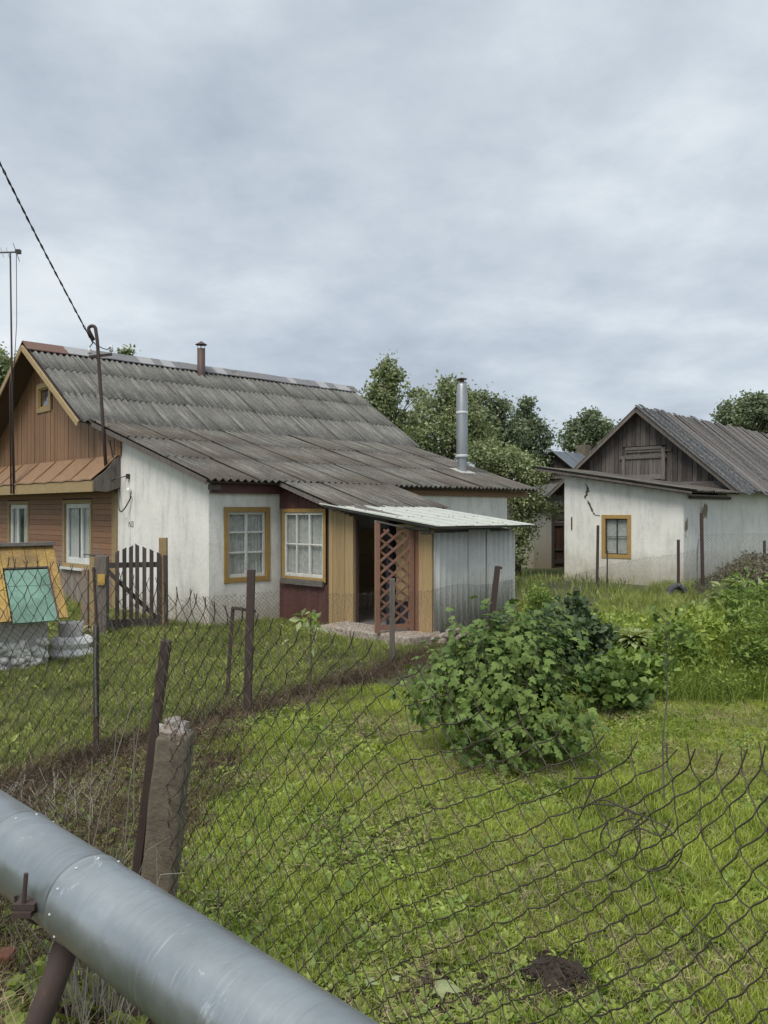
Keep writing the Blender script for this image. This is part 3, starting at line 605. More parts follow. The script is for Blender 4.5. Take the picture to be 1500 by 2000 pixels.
# ------------------------------------------------------------------ porch (part of the house's outline, a lean-to of its own)
porch = thing('porch', 'maroon and yellow wooden porch with dark open doorway under sloping roofs', 'porch', hp(A1, 0, 0))
PWIN = (.10, 1.36, .76, 2.06)
fb = lambda t, d, z: fp(t, d - .04, z)
mb = MB(); wall(mb, fb, .0, 2.10, -.1, lambda t: 2.5 - .3 * t, .06, [inset(PWIN, .07)]); mb.build('timber_frame', 'deck', porch)
t = .012
while t < 1.44:                                  # maroon boards above and below the window
    t1 = min(t + .112, 1.45)
    for z0, z1 in ((.02, PWIN[2] - .03), (PWIN[3] + .0, 2.44 - .3 * t)):
        if z1 - z0 > .03: m1 = MB(); m1.box(fp, t + .002, t1 - .002, -.038, -.008 + random.uniform(0, .006), z0, z1); m1.build('board', 'maroon', porch)
    t = t1
window(porch, fp, *PWIN, .07, 'ochre_bright', 'white_paint', [.30, .66], [.5], sw=.045, cur='curtain', rec=.0, mull=.04)
mb = MB(); mb.box(fp, PWIN[0] + .03, PWIN[1] - .03, .024, .07, PWIN[2] - .07, PWIN[2] + .03); mb.build('sill', 'grey_wood_h', porch)
t = 1.45
while t < 2.08:
    t1 = t + .105; m1 = MB(); m1.box(fp, t + .002, t1 - .002, -.038, .012 + random.uniform(0, .008), .03, 2.42 - .3 * t + .1); m1.build('board', 'yellow_wall', porch); t = t1
# far side and back of the doorway, seen through the opening
mb = MB(); 
for z in np.arange(.05, 1.6, .16):
    m1 = MB(); m1.box(lambda t, d, z_: hp(t, d, z_), 3.30 - 0., 3.32, -3.84, -.02, z, z + .155); m1.build('board', 'yellow_wall', porch)
mb = MB(); mb.box(lambda t, d, z_: hp(t, d, z_), A1 + .05, 3.4, -3.8, -.02, -.05, .12); mb.build('porch_floor', 'grey_wood_h', porch)
t = 2.78
while t < 3.43:
    m1 = MB(); m1.box(fp, t + .002, t + .108, -.34, -.31 + random.uniform(0, .004), .55, 1.80); m1.build('board', 'yellow_wall', porch); t += .11
mb = MB(); mb.box(fp, 2.8, 3.4, -.55, -.38, .12, .55); mb.build('inner_box', 'inner_blue', porch)
mb = MB(); mb.box(fp, 3.60, 3.875, -.05, .01, .12, 1.72); mb.build('corner_board', 'yellow_wall', porch)
mb = MB(); mb.box(fp, 3.44, 3.60, -.06, .0, .10, 1.76); mb.build('door_post', 'lattice', porch)
mb = MB(); mb.bar(fp(2.1, -.02, 2.08), fp(3.88, -.02, 1.76), .05, .10); mb.build('door_lintel', 'grey_wood_h', porch)
mb = MB(); mb.box(fp, 2.66, 2.72, -1.1, -.20, .14, 1.85); mb.build('inner_door', 'inner_blue' if 'inner_blue' in M else 'cable', porch)
mb = MB(); mb.box(fp, 3.66, 3.86, -.3, .04, 1.66, 1.74); mb.box(fp, 3.5, 3.9, -.1, .10, 1.725, 1.765); mb.build('roof_batten', 'grey_wood_h', porch)
# corrugated iron front
for (a_, b__, zt, dd) in ((A1 + .0, A1 + .93, 1.66, .0), (A1 + .80, A1 + 1.35, 1.70, .012), (A1 + 1.25, A1 + 2.0, 1.67, .02)):
    wd = b__ - a_; me = corr_mesh('wall_sheet', wd, zt + .02, max(3, round(wd / .125)), .012, thick=.003, sq=True); me.materials.append(M['shed_metal'])
    o = bpy.data.objects.new('wall_sheet', me); COL.objects.link(o); o.parent = porch; o.matrix_local = frame_mat(fq((a_ + b__) / 2, .015 + dd, .0), U, (0, 0, 1), porch)
mb = MB(); wall(mb, lambda t, d, z: hp(3.49 + d, -t, z), 0, 3.86, 0, lambda t: 2.1 - .1 * t, .04); mb.build('side_wall', 'shed_metal', porch)
# tin roof of the porch
pz = lambda s: 2.115 + (s + 1.7) * .128
ptm = lambda a, s: hp(a, s, pz(s))
mb = MB(); p = [hp(A1 - .27, -4.22, pz(-4.22) - .012), hp(3.55, -4.22, pz(-4.22) - .012), hp(3.55, -1.6, pz(-1.6) - .012), hp(A1 - .27, -1.6, pz(-1.6) - .012)]; mb.prism([x - Vector((0, 0, .03)) for x in p], (0, 0, .03)); mb.build('roof_deck', 'grey_wood_h', porch)
a_ = A1 - .32
while a_ < 3.35:
    wdt = .41; m1 = MB(); e0 = -4.27 + random.uniform(-.015, .01)
    q = [ptm(a_, e0), ptm(a_ + wdt, e0), ptm(a_ + wdt, -1.55), ptm(a_, -1.55)]
    m1.prism([x + Vector((0, 0, .004 * ((int(a_ * 10) % 2)))) for x in q], (0, 0, .006)); 
    m1.bar(ptm(a_ + .02, e0) + Vector((0, 0, .014)), ptm(a_ + .02, -1.55) + Vector((0, 0, .014)), .022, .016); m1.build('roof_sheet', 'tin_roof', porch); a_ += wdt - .005
mb = MB()
for q in range(34):
    p = ptm(random.uniform(A1 - .2, 3.4), random.choice([-4.05, -3.3, -2.5, -1.9])) + Vector((0, 0, .012)); mb.lathe(p, [(.014, 0), (.01, .008), (0, .009)], 6)
mb.build('roof_nails', 'rust', porch)
# lattice gate, standing ajar
hin = fp(3.50, .03, 0); free = at(733, 1200, 12.75); free.z = 0
lg = thing('lattice_gate', 'maroon diagonal lattice door standing ajar in the porch doorway', 'gate', hin)
dirn = (free - hin); wid = dirn.length; dirn.normalize(); nrm = Vector((dirn.y, -dirn.x, 0))
fl_ = lambda t, d, z: hin + dirn * t + nrm * d + Vector((0, 0, z))
def gtop(t): return 1.71 + .14 * t / wid
for (x0, x1) in ((.0, .08), (wid - .07, wid)):
    mb = MB(); mb.box(fl_, x0, x1, -.025, .025, .16 - .0, gtop(x0), gtop(x1)); mb.build('stile', 'lattice', lg)
for z0, z1 in ((gtop(0) - .065, 0), (.2, .27)):
    mb = MB()
    if z1: mb.box(fl_, .08, wid - .07, -.02, .02, z0, z1)
    else: mb.bar(fl_(.0, 0, gtop(0) + .012), fl_(wid, 0, gtop(wid) + .012), .06, .025)
    mb.build('rail', 'grey_wood_h' if not z1 else 'lattice', lg)
def latt(k0, sgn, d0):
    k_ = k0
    while k_ < 3.2:
        # line z = k_ + sgn*slope*t clipped to the panel
        pts = []; sl2 = .72 * sgn; lo, hi_ = .27, gtop(wid / 2) - .05; tA, tB = .08, wid - .07
        for t_ in np.linspace(tA, tB, 40):
            z_ = k_ + sl2 * t_
            if lo <= z_ <= hi_: pts.append((t_, z_))
        if len(pts) > 4:
            m1 = MB(); m1.bar(fl_(pts[0][0], d0, pts[0][1]), fl_(pts[-1][0], d0, pts[-1][1]), .012, .036, up=Vector((0, 0, 1))); m1.build('lattice_slat', 'lattice' if sgn > 0 else 'lattice', lg)
        k_ += .185
latt(-.5, 1, .011); latt(.2, -1, -.011)
# doorstep
mb = MB(); mb.box(fp, 1.9, 4.0, .02, .62, -.1, .15); st = bevel(mb.build('doorstep', 'rubble', None, jit=.012), .03, 2); tag(st, 'crumbling pale concrete doorstep below the lattice door', 'step')
# rubble foundation corner
mb = MB()
for q in range(26):
    p = hp(random.uniform(A1 - .15, A1 + .5), -3.95 - random.uniform(0, .35), .03 + random.uniform(0, .14)); r_ = random.uniform(.04, .1); mb.lathe(p, [(0, -r_ * .7), (r_ * .8, -r_ * .4), (r_, 0), (r_ * .7, r_ * .5), (0, r_ * .7)], 7, .8)
tag(mb.build('rubble', 'rubble', None, jit=.012), 'heap of pale broken concrete at the foot of the iron sheets', 'rubble', kind='stuff')

# ------------------------------------------------------------------ barn with white annex
K = gr(1335, 1147); tb = R(41.5); UB = Vector((math.sin(tb), math.cos(tb), 0)); WB = Vector((-UB.y, UB.x, 0))
def bp(a, s, z): return K + UB * a + WB * s + Vector((0, 0, z))
bgf = lambda t, d, z: bp(-d, t, z); bff = lambda t, d, z: bp(t, -d, z)
barn = thing('barn', 'barn with weathered plank gable and cracked white plaster annex at right', 'barn', K)
BW = (1.47, 2.36, .70, 1.92)
mb = MB(); wall(mb, bgf, 0, 3.55, -.3, lambda s: 2.50 + .162 * s, .25, [inset(BW, .11)]); wall(mb, bff, .25, 3.2, -.3, lambda a: 2.48, .25); wall(mb, bff, 3.2, 16, -.3, lambda a: 2.88, .25)
wall(mb, lambda t, d, z: bp(t, 3.55 + d, z), .25, 3.2, -.3, lambda a: 3.0, .25); wall(mb, lambda t, d, z: bp(16 + d, t, z), 0, 5.6, -.3, lambda s: 2.5, .25); mb.build('wall', 'plaster_barn', barn)
window(barn, bgf, *BW, .11, 'ochre_bright', 'inside', [.5], [.5], sw=.02, cur='curtain', rec=.03, mull=.02)
# crack down the plaster, with depth
cr = [(1145, 945), (1148, 958), (1143, 972), (1152, 985), (1158, 1000), (1161, 1006), (1177, 1008)]
def on_barn(x, y, d=.0):
    r_ = (x - 750) / F_; s = (r_ * K.y - K.x) / (WB.x - r_ * WB.y); yy = K.y + s * WB.y; return bp(-d, s, CH - (y - H_) / F_ * yy)
mb = MB(); wds = [.06, .08, .05, .10, .075, .055, .04]; ls = []; rs_ = []
fine = []
for i in range(len(cr) - 1):
    for q in range(5):
        f_ = q / 5; fine.append((cr[i][0] + (cr[i + 1][0] - cr[i][0]) * f_ + random.uniform(-1.3, 1.3), cr[i][1] + (cr[i + 1][1] - cr[i][1]) * f_, wds[i] + (wds[i + 1] - wds[i]) * f_ + random.uniform(-.014, .014)))
vs = []
for x, y, w_ in fine:
    p = on_barn(x, y, .004); o_ = WB * (w_ / 2) + Vector((0, 0, w_ * .3)); vs += [p + o_, p + UB * .0 , p - o_]
mb.add(vs, [(3 * i, 3 * i + 1, 3 * i + 4, 3 * i + 3) for i in range(len(fine) - 1)] + [(3 * i + 1, 3 * i + 2, 3 * i + 5, 3 * i + 4) for i in range(len(fine) - 1)]); mb.build('crack', 'stain_brown' if 'stain_brown' in M else 'concrete', barn)
mb = MB(); mb.bar(on_barn(1117, 1010, .02), on_barn(1117, 1034, .02), .03, .03); mb.build('iron_bar', 'rust', barn)
# annex roof
az2 = lambda s: 2.62 + .162 * s
def bdeck(a0, a1, s0, s1, z0, z1, mat='deck', th_=.04):
    mb = MB(); p = [bp(a0, s0, z0), bp(a1, s0, z0), bp(a1, s1, z1), bp(a0, s1, z1)]; mb.prism([x - Vector((0, 0, th_)) for x in p], (0, 0, th_)); return mb.build('roof_deck', mat, barn)
bdeck(-.3, 3.1, -.4, 4.1, az2(-.4) - .03, az2(4.1) - .03, th_=.02)
mb = MB(); mb.bar(bp(-.33, -.35, az2(-.35) - .06), bp(-.33, 4.35, az2(4.35) - .05), .02, .06); mb.build('verge_board', 'grey_wood', barn)
sheets(barn, lambda a, s: bp(a, s, az2(s) - .02), UB, -.36, 3.05, [(-.5, 1.2, 'slate_low'), (1.2, 2.9, 'slate_low'), (2.9, 4.4, 'slate_low')], 1.1, 8, None)
# barn gable
BA, BSX, BZX, BE = 3.2, 2.65, 5.32, -.42
bmz = lambda s: BZX - abs(s - BSX) * (BZX - 2.70) / (BSX - BE)
bgg = lambda t, d, z: bp(BA - d, t, z)
mb = MB(); wall(mb, lambda t, d, z: bgg(t, d - .04, z), .05, 5.4, 0, lambda s: bmz(s) - .14, .1, breaks=(BSX,)); mb.build('timber_frame', 'deck', barn)
t = -.25
while t < 5.5:
    t1 = t + random.uniform(.12, .2); z0 = 2.55 + random.uniform(0, .05); inside = (t1 > 1.95 and t < 3.15)
    for za, zc in (((z0, 3.02), (4.08, None)) if inside else ((z0, None),)):
        tp = (zc, zc) if zc else (bmz(t) - .12, bmz(t1) - .12)
        if tp[0] - za > .03 and tp[1] - za > .0:
            m1 = MB(); m1.box(bgg, t + .005, t1 - .008, -.036, random.uniform(0, .02), za, tp[0], tp[1]); m1.build('plank', random.choice(['dark_wood', 'grey_wood', 'grey_wood']), barn)
    t = t1
# hayloft hatch
hx0, hx1, hz0, hz1 = 1.95, 3.15, 3.05, 4.02
m1 = MB(); m1.box(bgg, hx0, hx1, -.035, -.01, hz0, hz1); hh = m1.build('hatch', 'dark_wood', barn); hh['label'] = 'boarded hayloft hatch in the gable'
t = hx0 + .03
while t < hx1 - .05: m1 = MB(); m1.box(bgg, t, t + .125, -.008, .02, hz0, hz1 - .02); m1.build('plank', 'grey_wood', hh); t += .135
for q in ((hx0 - .15, hx1 + .2, 3.68, 3.80), (hx0 - .3, hx1 - .0, 3.88, 3.93), (hx0, hx1, hz0 - .02, hz0 + .12), (hx0, hx1, hz1 - .06, hz1 + .03)):
    m1 = MB(); m1.box(bgg, q[0], q[1], .022, .06, q[2], q[3]); m1.build('rail', 'grey_wood_h', hh)
for q in ((hx0 - .12, hx0 - .0, 3.0, 4.0), (hx1 + .0, hx1 + .1, 3.1, 3.75)):
    m1 = MB(); m1.box(bgg, q[0], q[1], .061, .09, q[2], q[3]); m1.build('rail', 'grey_wood', hh)
m1 = MB(); m1.box(bgg, -.1, 2.3, .022, .05, 2.72, 2.92); m1.build('rail', 'grey_wood_h', barn)
m1 = MB(); m1.prism([bp(3.0, -.1, 2.62), bp(3.0, 2.0, 2.78), bp(3.0, .35, 2.9)], UB * .03); m1.build('rail', 'dark_wood', barn)
# barn roof: decks, verge boards, roofing boards
bdeck(2.85, 16.4, BE, BSX, bmz(BE) - .10, BZX - .10, th_=.03); bdeck(2.85, 16.4, 2 * BSX - BE, BSX, bmz(2 * BSX - BE) - .10, BZX - .10, th_=.03)
for s_ in (BE - .05, 2 * BSX - BE + .05):
    mb = MB(); mb.bar(bp(2.83, s_, bmz(s_) - .12), bp(2.83, BSX, BZX - .12), .03, .13); mb.build('verge_board', 'grey_wood', barn)
a_ = 2.8
while a_ < 16.4:
    wdt = random.uniform(.15, .34); e = BE - random.uniform(.0, .18) * (1 if random.random() < .6 else 0); tp = random.uniform(-.02, .10) 
    tarry = a_ < 4.6 or random.random() < .12
    m1 = MB(); fr_ = lambda t, d, z: bp(t, d, bmz(d) - .095 + z)
    top_s = BSX + tp * .4; h0 = random.uniform(0, .02)
    q = [bp(a_, e, bmz(e) - .085 + h0), bp(a_ + wdt - .012, e, bmz(e) - .085 + h0), bp(a_ + wdt - .012 + random.uniform(-.03, .03), BSX, BZX - .07 + h0 + tp), bp(a_ + random.uniform(-.03, .03), BSX, BZX - .07 + h0 + tp)]
    m1.prism(q, (0, 0, .028)); m1.build('roof_board', 'tar' if tarry else 'barn_roof_wood', barn)
    if random.random() < .55:
        m1 = MB(); m1.bar(bp(a_, e, bmz(e) - .03), bp(a_, BSX, BZX + .0), .05, .03); m1.build('batten', 'barn_roof_wood', barn)
    if random.random() < .5:
        m1 = MB(); s_a = random.uniform(BE, 1.6); s_b = s_a + random.uniform(.3, 1.1); s_b = min(s_b, BSX); m1.bar(bp(a_ + .1, s_a, bmz(s_a) - .03), bp(a_ + random.uniform(0, .2), s_b, bmz(s_b) - .03), random.uniform(.08, .3), .012); m1.build('tar_paper', 'tar', barn)
    a_ += wdt
a_ = 2.8
while a_ < 16.4:
    m1 = MB(); e = 2 * BSX - BE; m1.prism([bp(a_, e, bmz(e) - .085), bp(a_ + .29, e, bmz(e) - .085), bp(a_ + .29, BSX, BZX - .07), bp(a_, BSX, BZX - .07)], (0, 0, .028)); m1.build('roof_board', 'barn_roof_wood', barn); a_ += .3
# exposed rubble patch on the barn's side wall is in the plaster; eaves beam
mb = MB(); mb.box(bff, .3, 3.3, .03, .10, 2.36, 2.44); mb.build('eaves_beam', 'dark_wood', barn)

# ------------------------------------------------------------------ far shed with plank door and the small barn behind it
K2 = gr(1160, 1107); fs = R(68)
U2 = Vector((math.sin(fs), math.cos(fs), 0)); W2 = Vector((-U2.x, -U2.y, 0)); D2 = Vector((-U2.y, U2.x, 0)) * 1.0
def sp(t, d, z): return K2 + W2 * t - D2 * (-d) * -1 + Vector((0, 0, z)) if False else K2 - U2 * t + Vector((U2.y, -U2.x, 0)) * d + Vector((0, 0, z))
shed = thing('shed', 'whitewashed shed with brown plank door behind the annex corner', 'shed', K2)
mb = MB(); wall(mb, sp, 0, 2.55, -.2, lambda t: 2.95 - .20 * t, .25, [(.5, 1.72, -.2, 2.1)]); wall(mb, lambda t, d, z: sp(2.55 + d, -t, z), .25, 4, -.2, lambda t: 2.4, .2); mb.build('wall', 'plaster_grey', shed)
t = .5
while t < 1.7:
    m1 = MB(); m1.box(sp, t + .004, t + .148, -.12, -.08 + random.uniform(0, .012), 0, 1.62); m1.build('door_plank', 'siding_dark' if 'siding_dark' in M else 'dark_wood', shed)
    m1 = MB(); m1.box(sp, t + .004, t + .148, -.12, -.09 + random.uniform(0, .012), 1.68, 2.0); m1.build('door_plank', 'grey_wood', shed); t += .152
for z0, z1 in ((.15, .30), (.62, .68), (1.5, 1.60), (1.72, 1.80), (2.08, 2.26)):
    m1 = MB(); m1.box(sp, .42, 1.8, -.07, -.03 if z0 < 2 else .03, z0, z1); m1.build('rail', 'dark_wood', shed)
m1 = MB(); m1.box(sp, 1.70, 1.82, -.1, .02, 0, 2.1); m1.build('door_post', 'dark_wood', shed)
m1 = MB(); p = [sp(-.3, .35, 3.08), sp(2.9, .35, 2.42), sp(2.9, -4, 2.42), sp(-.3, -4, 3.08)]; m1.prism(p, (0, 0, .05)); m1.build('roof', 'slate', shed)
for i in range(9):
    m1 = MB(); m1.bar(sp(-.3, .3 - i * .5, 3.145), sp(2.9, .3 - i * .5, 2.485), .05, .03); m1.build('roof_strip', 'slate', shed)
m1 = MB(); m1.bar(sp(.2, .3, 3.2), sp(.9, .45, 2.72), .09, .12); m1.build('brace', 'grey_wood', shed)

P3 = at(1086, 1000, 38.); P3.z = 0; q3 = R(47); U3 = Vector((math.sin(q3), math.cos(q3), 0)); W3 = Vector((-U3.y, U3.x, 0))
def tp3(a, s, z): return P3 + U3 * a + W3 * s + Vector((0, 0, z))
sb = thing('small_barn', 'small dark plank barn with blue grey seamed roof between tree and barn', 'barn', P3)
f3 = lambda t, d, z: tp3(-d, t, z); z3 = lambda s: 4.72 - abs(s) * .72
mb = MB(); wall(mb, f3, -2., 2., 0, lambda s: z3(s) - .1, .1, breaks=(0.,)); mb.build('wall', 'dark_wood', sb)
t = -1.95
while t < 1.95: m1 = MB(); m1.box(f3, t, t + .19, .002, .02 + random.uniform(0, .02), 0, z3(t) - .12, z3(t + .19) - .12); m1.build('plank', 'dark_wood', sb); t += .2
for z0 in (3.25, 3.5): m1 = MB(); m1.box(f3, -.9, .9, .04, .07, z0, z0 + .1); m1.build('rail', 'grey_wood', sb)
for sg in (1, -1):
    for i in range(6):
        m1 = MB(); a0 = -.35 + i * 1.05; m1.prism([tp3(a0, 0, z3(0)), tp3(a0 + 1.03, 0, z3(0)), tp3(a0 + 1.03, 2.35 * sg, z3(2.35)), tp3(a0, 2.35 * sg, z3(2.35))], (0, 0, .03)); m1.build('roof_sheet', 'roof_blue', sb) if 'roof_blue' in M else m1.build('roof_sheet', 'tar', sb)
        m1 = MB(); m1.bar(tp3(a0, 0, z3(0) + .05), tp3(a0, 2.35 * sg, z3(2.35) + .05), .05, .04); m1.build('roof_seam', 'flue', sb)
mb = MB(); mb.box(lambda t, d, z: tp3(t, d, z), 2.0, 2.45, -.2, .25, 4.3, 5.15); mb.build('chimney', 'concrete', sb)

#@@PART2@@
# ------------------------------------------------------------------ aerial mast, service mast, overhead wire
base = hp(-.60, 7.35, 2.42); top = at(20, 492, 19.6)
am = thing('aerial_mast', 'tall thin leaning television aerial mast against the brown gable', 'aerial', base)
mb = MB(); mb.tube([base, base.lerp(top, .55), top], .026, 8, .02); mb.build('mast', 'rust', am, True)
mb = MB(); mb.tube([base + Vector((-.06, 0, 0)), base.lerp(top, .45) + Vector((-.05, 0, 0)), base.lerp(top, .50)], .02, 8); mb.build('mast', 'rust', am, True)
mb = MB(); bl = at(-40, 494, 19.6); br_ = at(40, 492, 19.6); mb.tube([bl, br_], .022, 6); bm_ = mb.build('boom', 'alu', am)
mb = MB(); mb.box(lambda t, d, z: at(36, 492, 19.6) + Vector((t, d, z)), -.06, .05, -.05, .05, -.04, .05); mb.build('junction_box', 'cable', bm_)
for x_, l_ in ((32, 1.), (15, .55), (4, .55), (-8, .5), (-22, .5)):
    c_ = at(x_, 493, 19.6); d_ = Vector((.33, -.55, -.42)).normalized() * (.62 * l_); mb = MB(); mb.tube([c_ - d_ * (1.1 if l_ == 1 else 1), c_ + d_], .010 if l_ == 1. else .006, 5); mb.build('element', 'alu', am)
mb = MB(); p0 = at(32, 495, 19.6); p1 = base.lerp(top, .42) + Vector((.03, -.04, 0)); mb.tube([p0, p0.lerp(p1, .5) + Vector((.05, 0, 0)), p1, base + Vector((.05, -.03, .1))], .008, 5); mb.build('cable', 'cable', am)
b0 = hp(-.26, 3.33, 2.60); t0_ = at(190, 665, 17.0)
sm = thing('service_mast', 'hooked steel pipe mast with insulator crossarm rising from the house corner', 'electric mast', b0)
hook = [b0, b0.lerp(t0_, .5), t0_]; tp_ = at(186, 647, 17.)
for i in range(1, 8):
    q = math.pi * i / 7; hook.append(t0_ + Vector((-.075 + .075 * math.cos(q), 0, .22 + .075 * math.sin(q))) - Vector((.03, 0, 0)))
hook.append(at(183, 664, 17.)); mb = MB(); mb.tube(hook, .036, 8); mb.build('mast', 'rust', sm, True)
c1, c2 = at(174, 697, 16.95), at(219, 692, 17.1); mb = MB(); mb.bar(c1, c2, .04, .05); ca = mb.build('crossarm', 'rust', sm)
for c_ in (c1.lerp(c2, .02), c1.lerp(c2, .96)):
    mb = MB(); mb.tube([c_, c_ + Vector((0, 0, .1))], .012, 6); mb.lathe(c_ + Vector((0, 0, .06)), [(0, 0), (.045, 0), (.035, .04), (.042, .06), (.03, .12), (0, .13)], 10); mb.build('insulator', 'porcelain', ca, True)
a1_ = c1 + Vector((0, 0, .18)); k1 = at(176, 660, 16.9); k2 = at(200, 680, 17)
mb = MB(); mb.tube([a1_, a1_.lerp(k1, .5) + Vector((.06, 0, 0)), k1], .010, 5); mb.tube([c2 + Vector((0, 0, .18)), at(210, 683, 17), k2, at(186, 672, 17), k1], .011, 5)
mb.tube([a1_, a1_ + Vector((.09, 0, .12)), at(183, 668, 17)], .009, 5); mb.build('jumper_wire', 'cable', sm)
mb = MB(); mb.tube([at(214, 860, 17), at(222, 900, 16.9), at(226, 935, 16.7)], .014, 5); mb.build('cable', 'cable', sm)
pts = []
for i in range(96):
    q = i / 59; xx = 176 - 330 * q; pts_y = 660 - 650 * q - 55 * math.sin(q * math.pi) * -.35 - 18 * math.sin(q * math.pi * .5); yy = 17 - 9 * q
    pts.append(at(xx, pts_y, yy))
mb = MB(); a_pts = [p + Vector((.012 * math.cos(i * 1.9), 0, .012 * math.sin(i * 1.9))) for i, p in enumerate(pts)]; b_pts = [p - Vector((.012 * math.cos(i * 1.9), 0, .012 * math.sin(i * 1.9))) for i, p in enumerate(pts)]
mb.tube(a_pts, .011, 5); mb.tube(b_pts, .009, 5); tag(mb.build('overhead_wire', 'cable'), 'black twisted overhead wire running from the hooked mast up to the left', 'wire')

# ------------------------------------------------------------------ well
wc = gr(15, 1290); psi = R(36); Rw = Vector((math.cos(psi), math.sin(psi), 0)); Dw = Vector((Rw.y, -Rw.x, 0))
rr = at(103, 1068, 11.35); wr = rr - Rw * .72; wr.z = 0
wp = lambda t, d, z: wr + Rw * t + Dw * d + Vector((0, 0, z))
well = thing('well', 'well house with ochre plank roof and pale green hatch over whitewashed base', 'well', wr)
mb = MB(); mb.box(wp, -.62, .56, -.5, .42, -.1, .64); bs = bevel(mb.build('well_base', 'pale_concrete', well), .03, 2)
for q in range(60):
    t_ = random.uniform(-.60, .54); z_ = random.uniform(.0, .34); r_ = random.uniform(.05, .10); m1 = MB(); p = wp(t_, .43, z_); m1.lathe(p, [(0, -r_ * .6), (r_ * .9, -r_ * .35), (r_, 0), (r_ * .8, r_ * .4), (0, r_ * .6)], 8, .7); m1.build('stone', 'whitewash', well, True, jit=.006)
rz, ez, ed = 1.54, .64, .74
def wroof(t0, t1, f0, f1, side=1, th_=.02, lift=0.):   # f along the slope
    p = []
    for t_, f_ in ((t0, f0), (t1, f0), (t1, f1), (t0, f1)): p.append(wp(t_, side * ed * f_, rz + (ez - rz) * f_ + lift))
    n = (p[1] - p[0]).cross(p[3] - p[0]).normalized(); n = n if n.z > 0 else -n
    return p, n * th_
hx = (.04, .60); hf = (.32, 1.03)
t = -.74
while t < .718:
    t1 = min(t + .15, .72)
    for hb in hx:
        if t + .01 < hb < t1: t1 = hb
    spans_ = [(0, .60), (.605, 1.)]
    for f0, f1 in spans_:
        if t1 > hx[0] + .01 and t < hx[1] - .01:
            f1 = min(f1, hf[0]) 
            if f1 - f0 < .02: continue
        p, n = wroof(t + .003, t1 - .003, f0, f1, lift=random.uniform(0, .004)); m1 = MB(); m1.prism(p, n); m1.build('roof_plank', 'yellow_well', well)
    p, n = wroof(t + .003, t1 - .003, 0, 1, -1); m1 = MB(); m1.prism(p, n); m1.build('roof_plank', 'yellow_well', well); t = t1
for f0, f1 in ((hf[0] + .02, .555), (.56, hf[1])):
    p, n = wroof(hx[0] + .015, hx[1] - .015, f0, f1, lift=.004); m1 = MB(); m1.prism(p, n); m1.build('hatch_board', 'green_hatch', well)
p, n = wroof(hx[0], hx[1], hf[0] - .005, hf[0] + .015, lift=.018); m1 = MB(); m1.prism(p, n); m1.build('hatch_frame', 'dark_wood', well)
p, n = wroof(hx[1] - .016, hx[1] + .004, hf[0], hf[1] - .02, lift=.012); m1 = MB(); m1.prism(p, n); m1.build('hatch_frame', 'maroon', well)
m1 = MB(); m1.prism([wp(.70, -ed * .98, ez), wp(.70, ed * .98, ez), wp(.70, 0, rz - .01)], -Rw * .02); m1.build('gable_end', 'yellow_well', well)
m1 = MB(); m1.prism([wp(-.73, -ed * .98, ez), wp(-.73, ed * .98, ez), wp(-.73, 0, rz - .01)], Rw * .02); m1.build('gable_end', 'yellow_well', well)
m1 = MB(); m1.bar(wp(-.80, .03, rz + .03), wp(.74, .03, rz + .035), .10, .045); m1.build('ridge_board', 'grey_wood_h', well)

# planter, stakes, gate
pc = gr(140, 1288); pl_ = thing('planter', 'whitewashed tyre planter with a grey pot beside the well', 'planter', pc)
mb = MB(); 
for i, (rr_, z_) in enumerate(((.2, .09), (.19, .24))):
    mb = MB(); mb.lathe(pc + Vector((0, 0, z_)), [(rr_ + .09 * math.cos(q), .085 * math.sin(q)) for q in np.linspace(0, 2 * math.pi, 11)], 20); mb.build('tyre', 'whitewash', pl_, True)
mb = MB(); mb.lathe(pc + Vector((-.03, .05, 0)), [(.12, .1), (.15, .3), (.17, .5), (.15, .5), (.0, .46)], 16); mb.build('pot', 'pale_concrete', pl_, True)
def stake(name, label, x, y0, y1, w, mat_, lean=0, cat='post', d=None, group=None):
    b_ = gr(x, y0) if d is None else V((x - 750) / F_ * d, d, 0); dd = b_.y; t_ = at(x + lean, y1, dd); o = thing(name, label, cat, b_, group)
    mb = MB(); mb.bar(b_ - Vector((0, 0, .15)), t_, w, w * .8, up=Vector((0, 1, 0))); bevel(mb.build('post', mat_, o), .006); return o, b_, t_
stake('fence_stake', 'short dark brown wooden stake just left of the ochre board', 167, 1238, 1112, .10, 'siding')
o, b_, t_ = stake('fence_board_post', 'ochre painted board post between the brown stake and the gate', 181, 1240, 1082, .085, 'ochre')
o, b_, t_ = stake('gate_post', 'thick grey weathered gate post with a yellow plate', 199, 1240, 1086, .19, 'grey_wood')
mb = MB(); yp = at(199, 1132, b_.y - .095); mb.box(lambda t, d, z: yp + Vector((t, d, z)), -.07, .05, -.01, .0, -.09, .09); mb.build('plate', 'yellow_well', o)
mb = MB(); mb.bar(at(163, 1083, b_.y - .03), at(206, 1083, b_.y - .03), .04, .02); mb.build('cross_rail', 'grey_wood_h', o)
stake('gate_post', 'tall ochre gate post against the white wall', 320, 1228, 1050, .13, 'ochre', -1)
stake('gate_post', 'narrow dark post standing beside the tall ochre gate post', 325, 1232, 1084, .065, 'dark_wood', -2)
gL, gR = gr(214, 1233), gr(314, 1229); gt = thing('picket_gate', 'dark wooden picket gate with arched top in front of the white wall', 'gate', gL); gd = (gR - gL).normalized(); gn = Vector((gd.y, -gd.x, 0))
gw = (gR - gL).length; gf = lambda t, d, z: gL + gd * t + gn * d + Vector((0, 0, z))
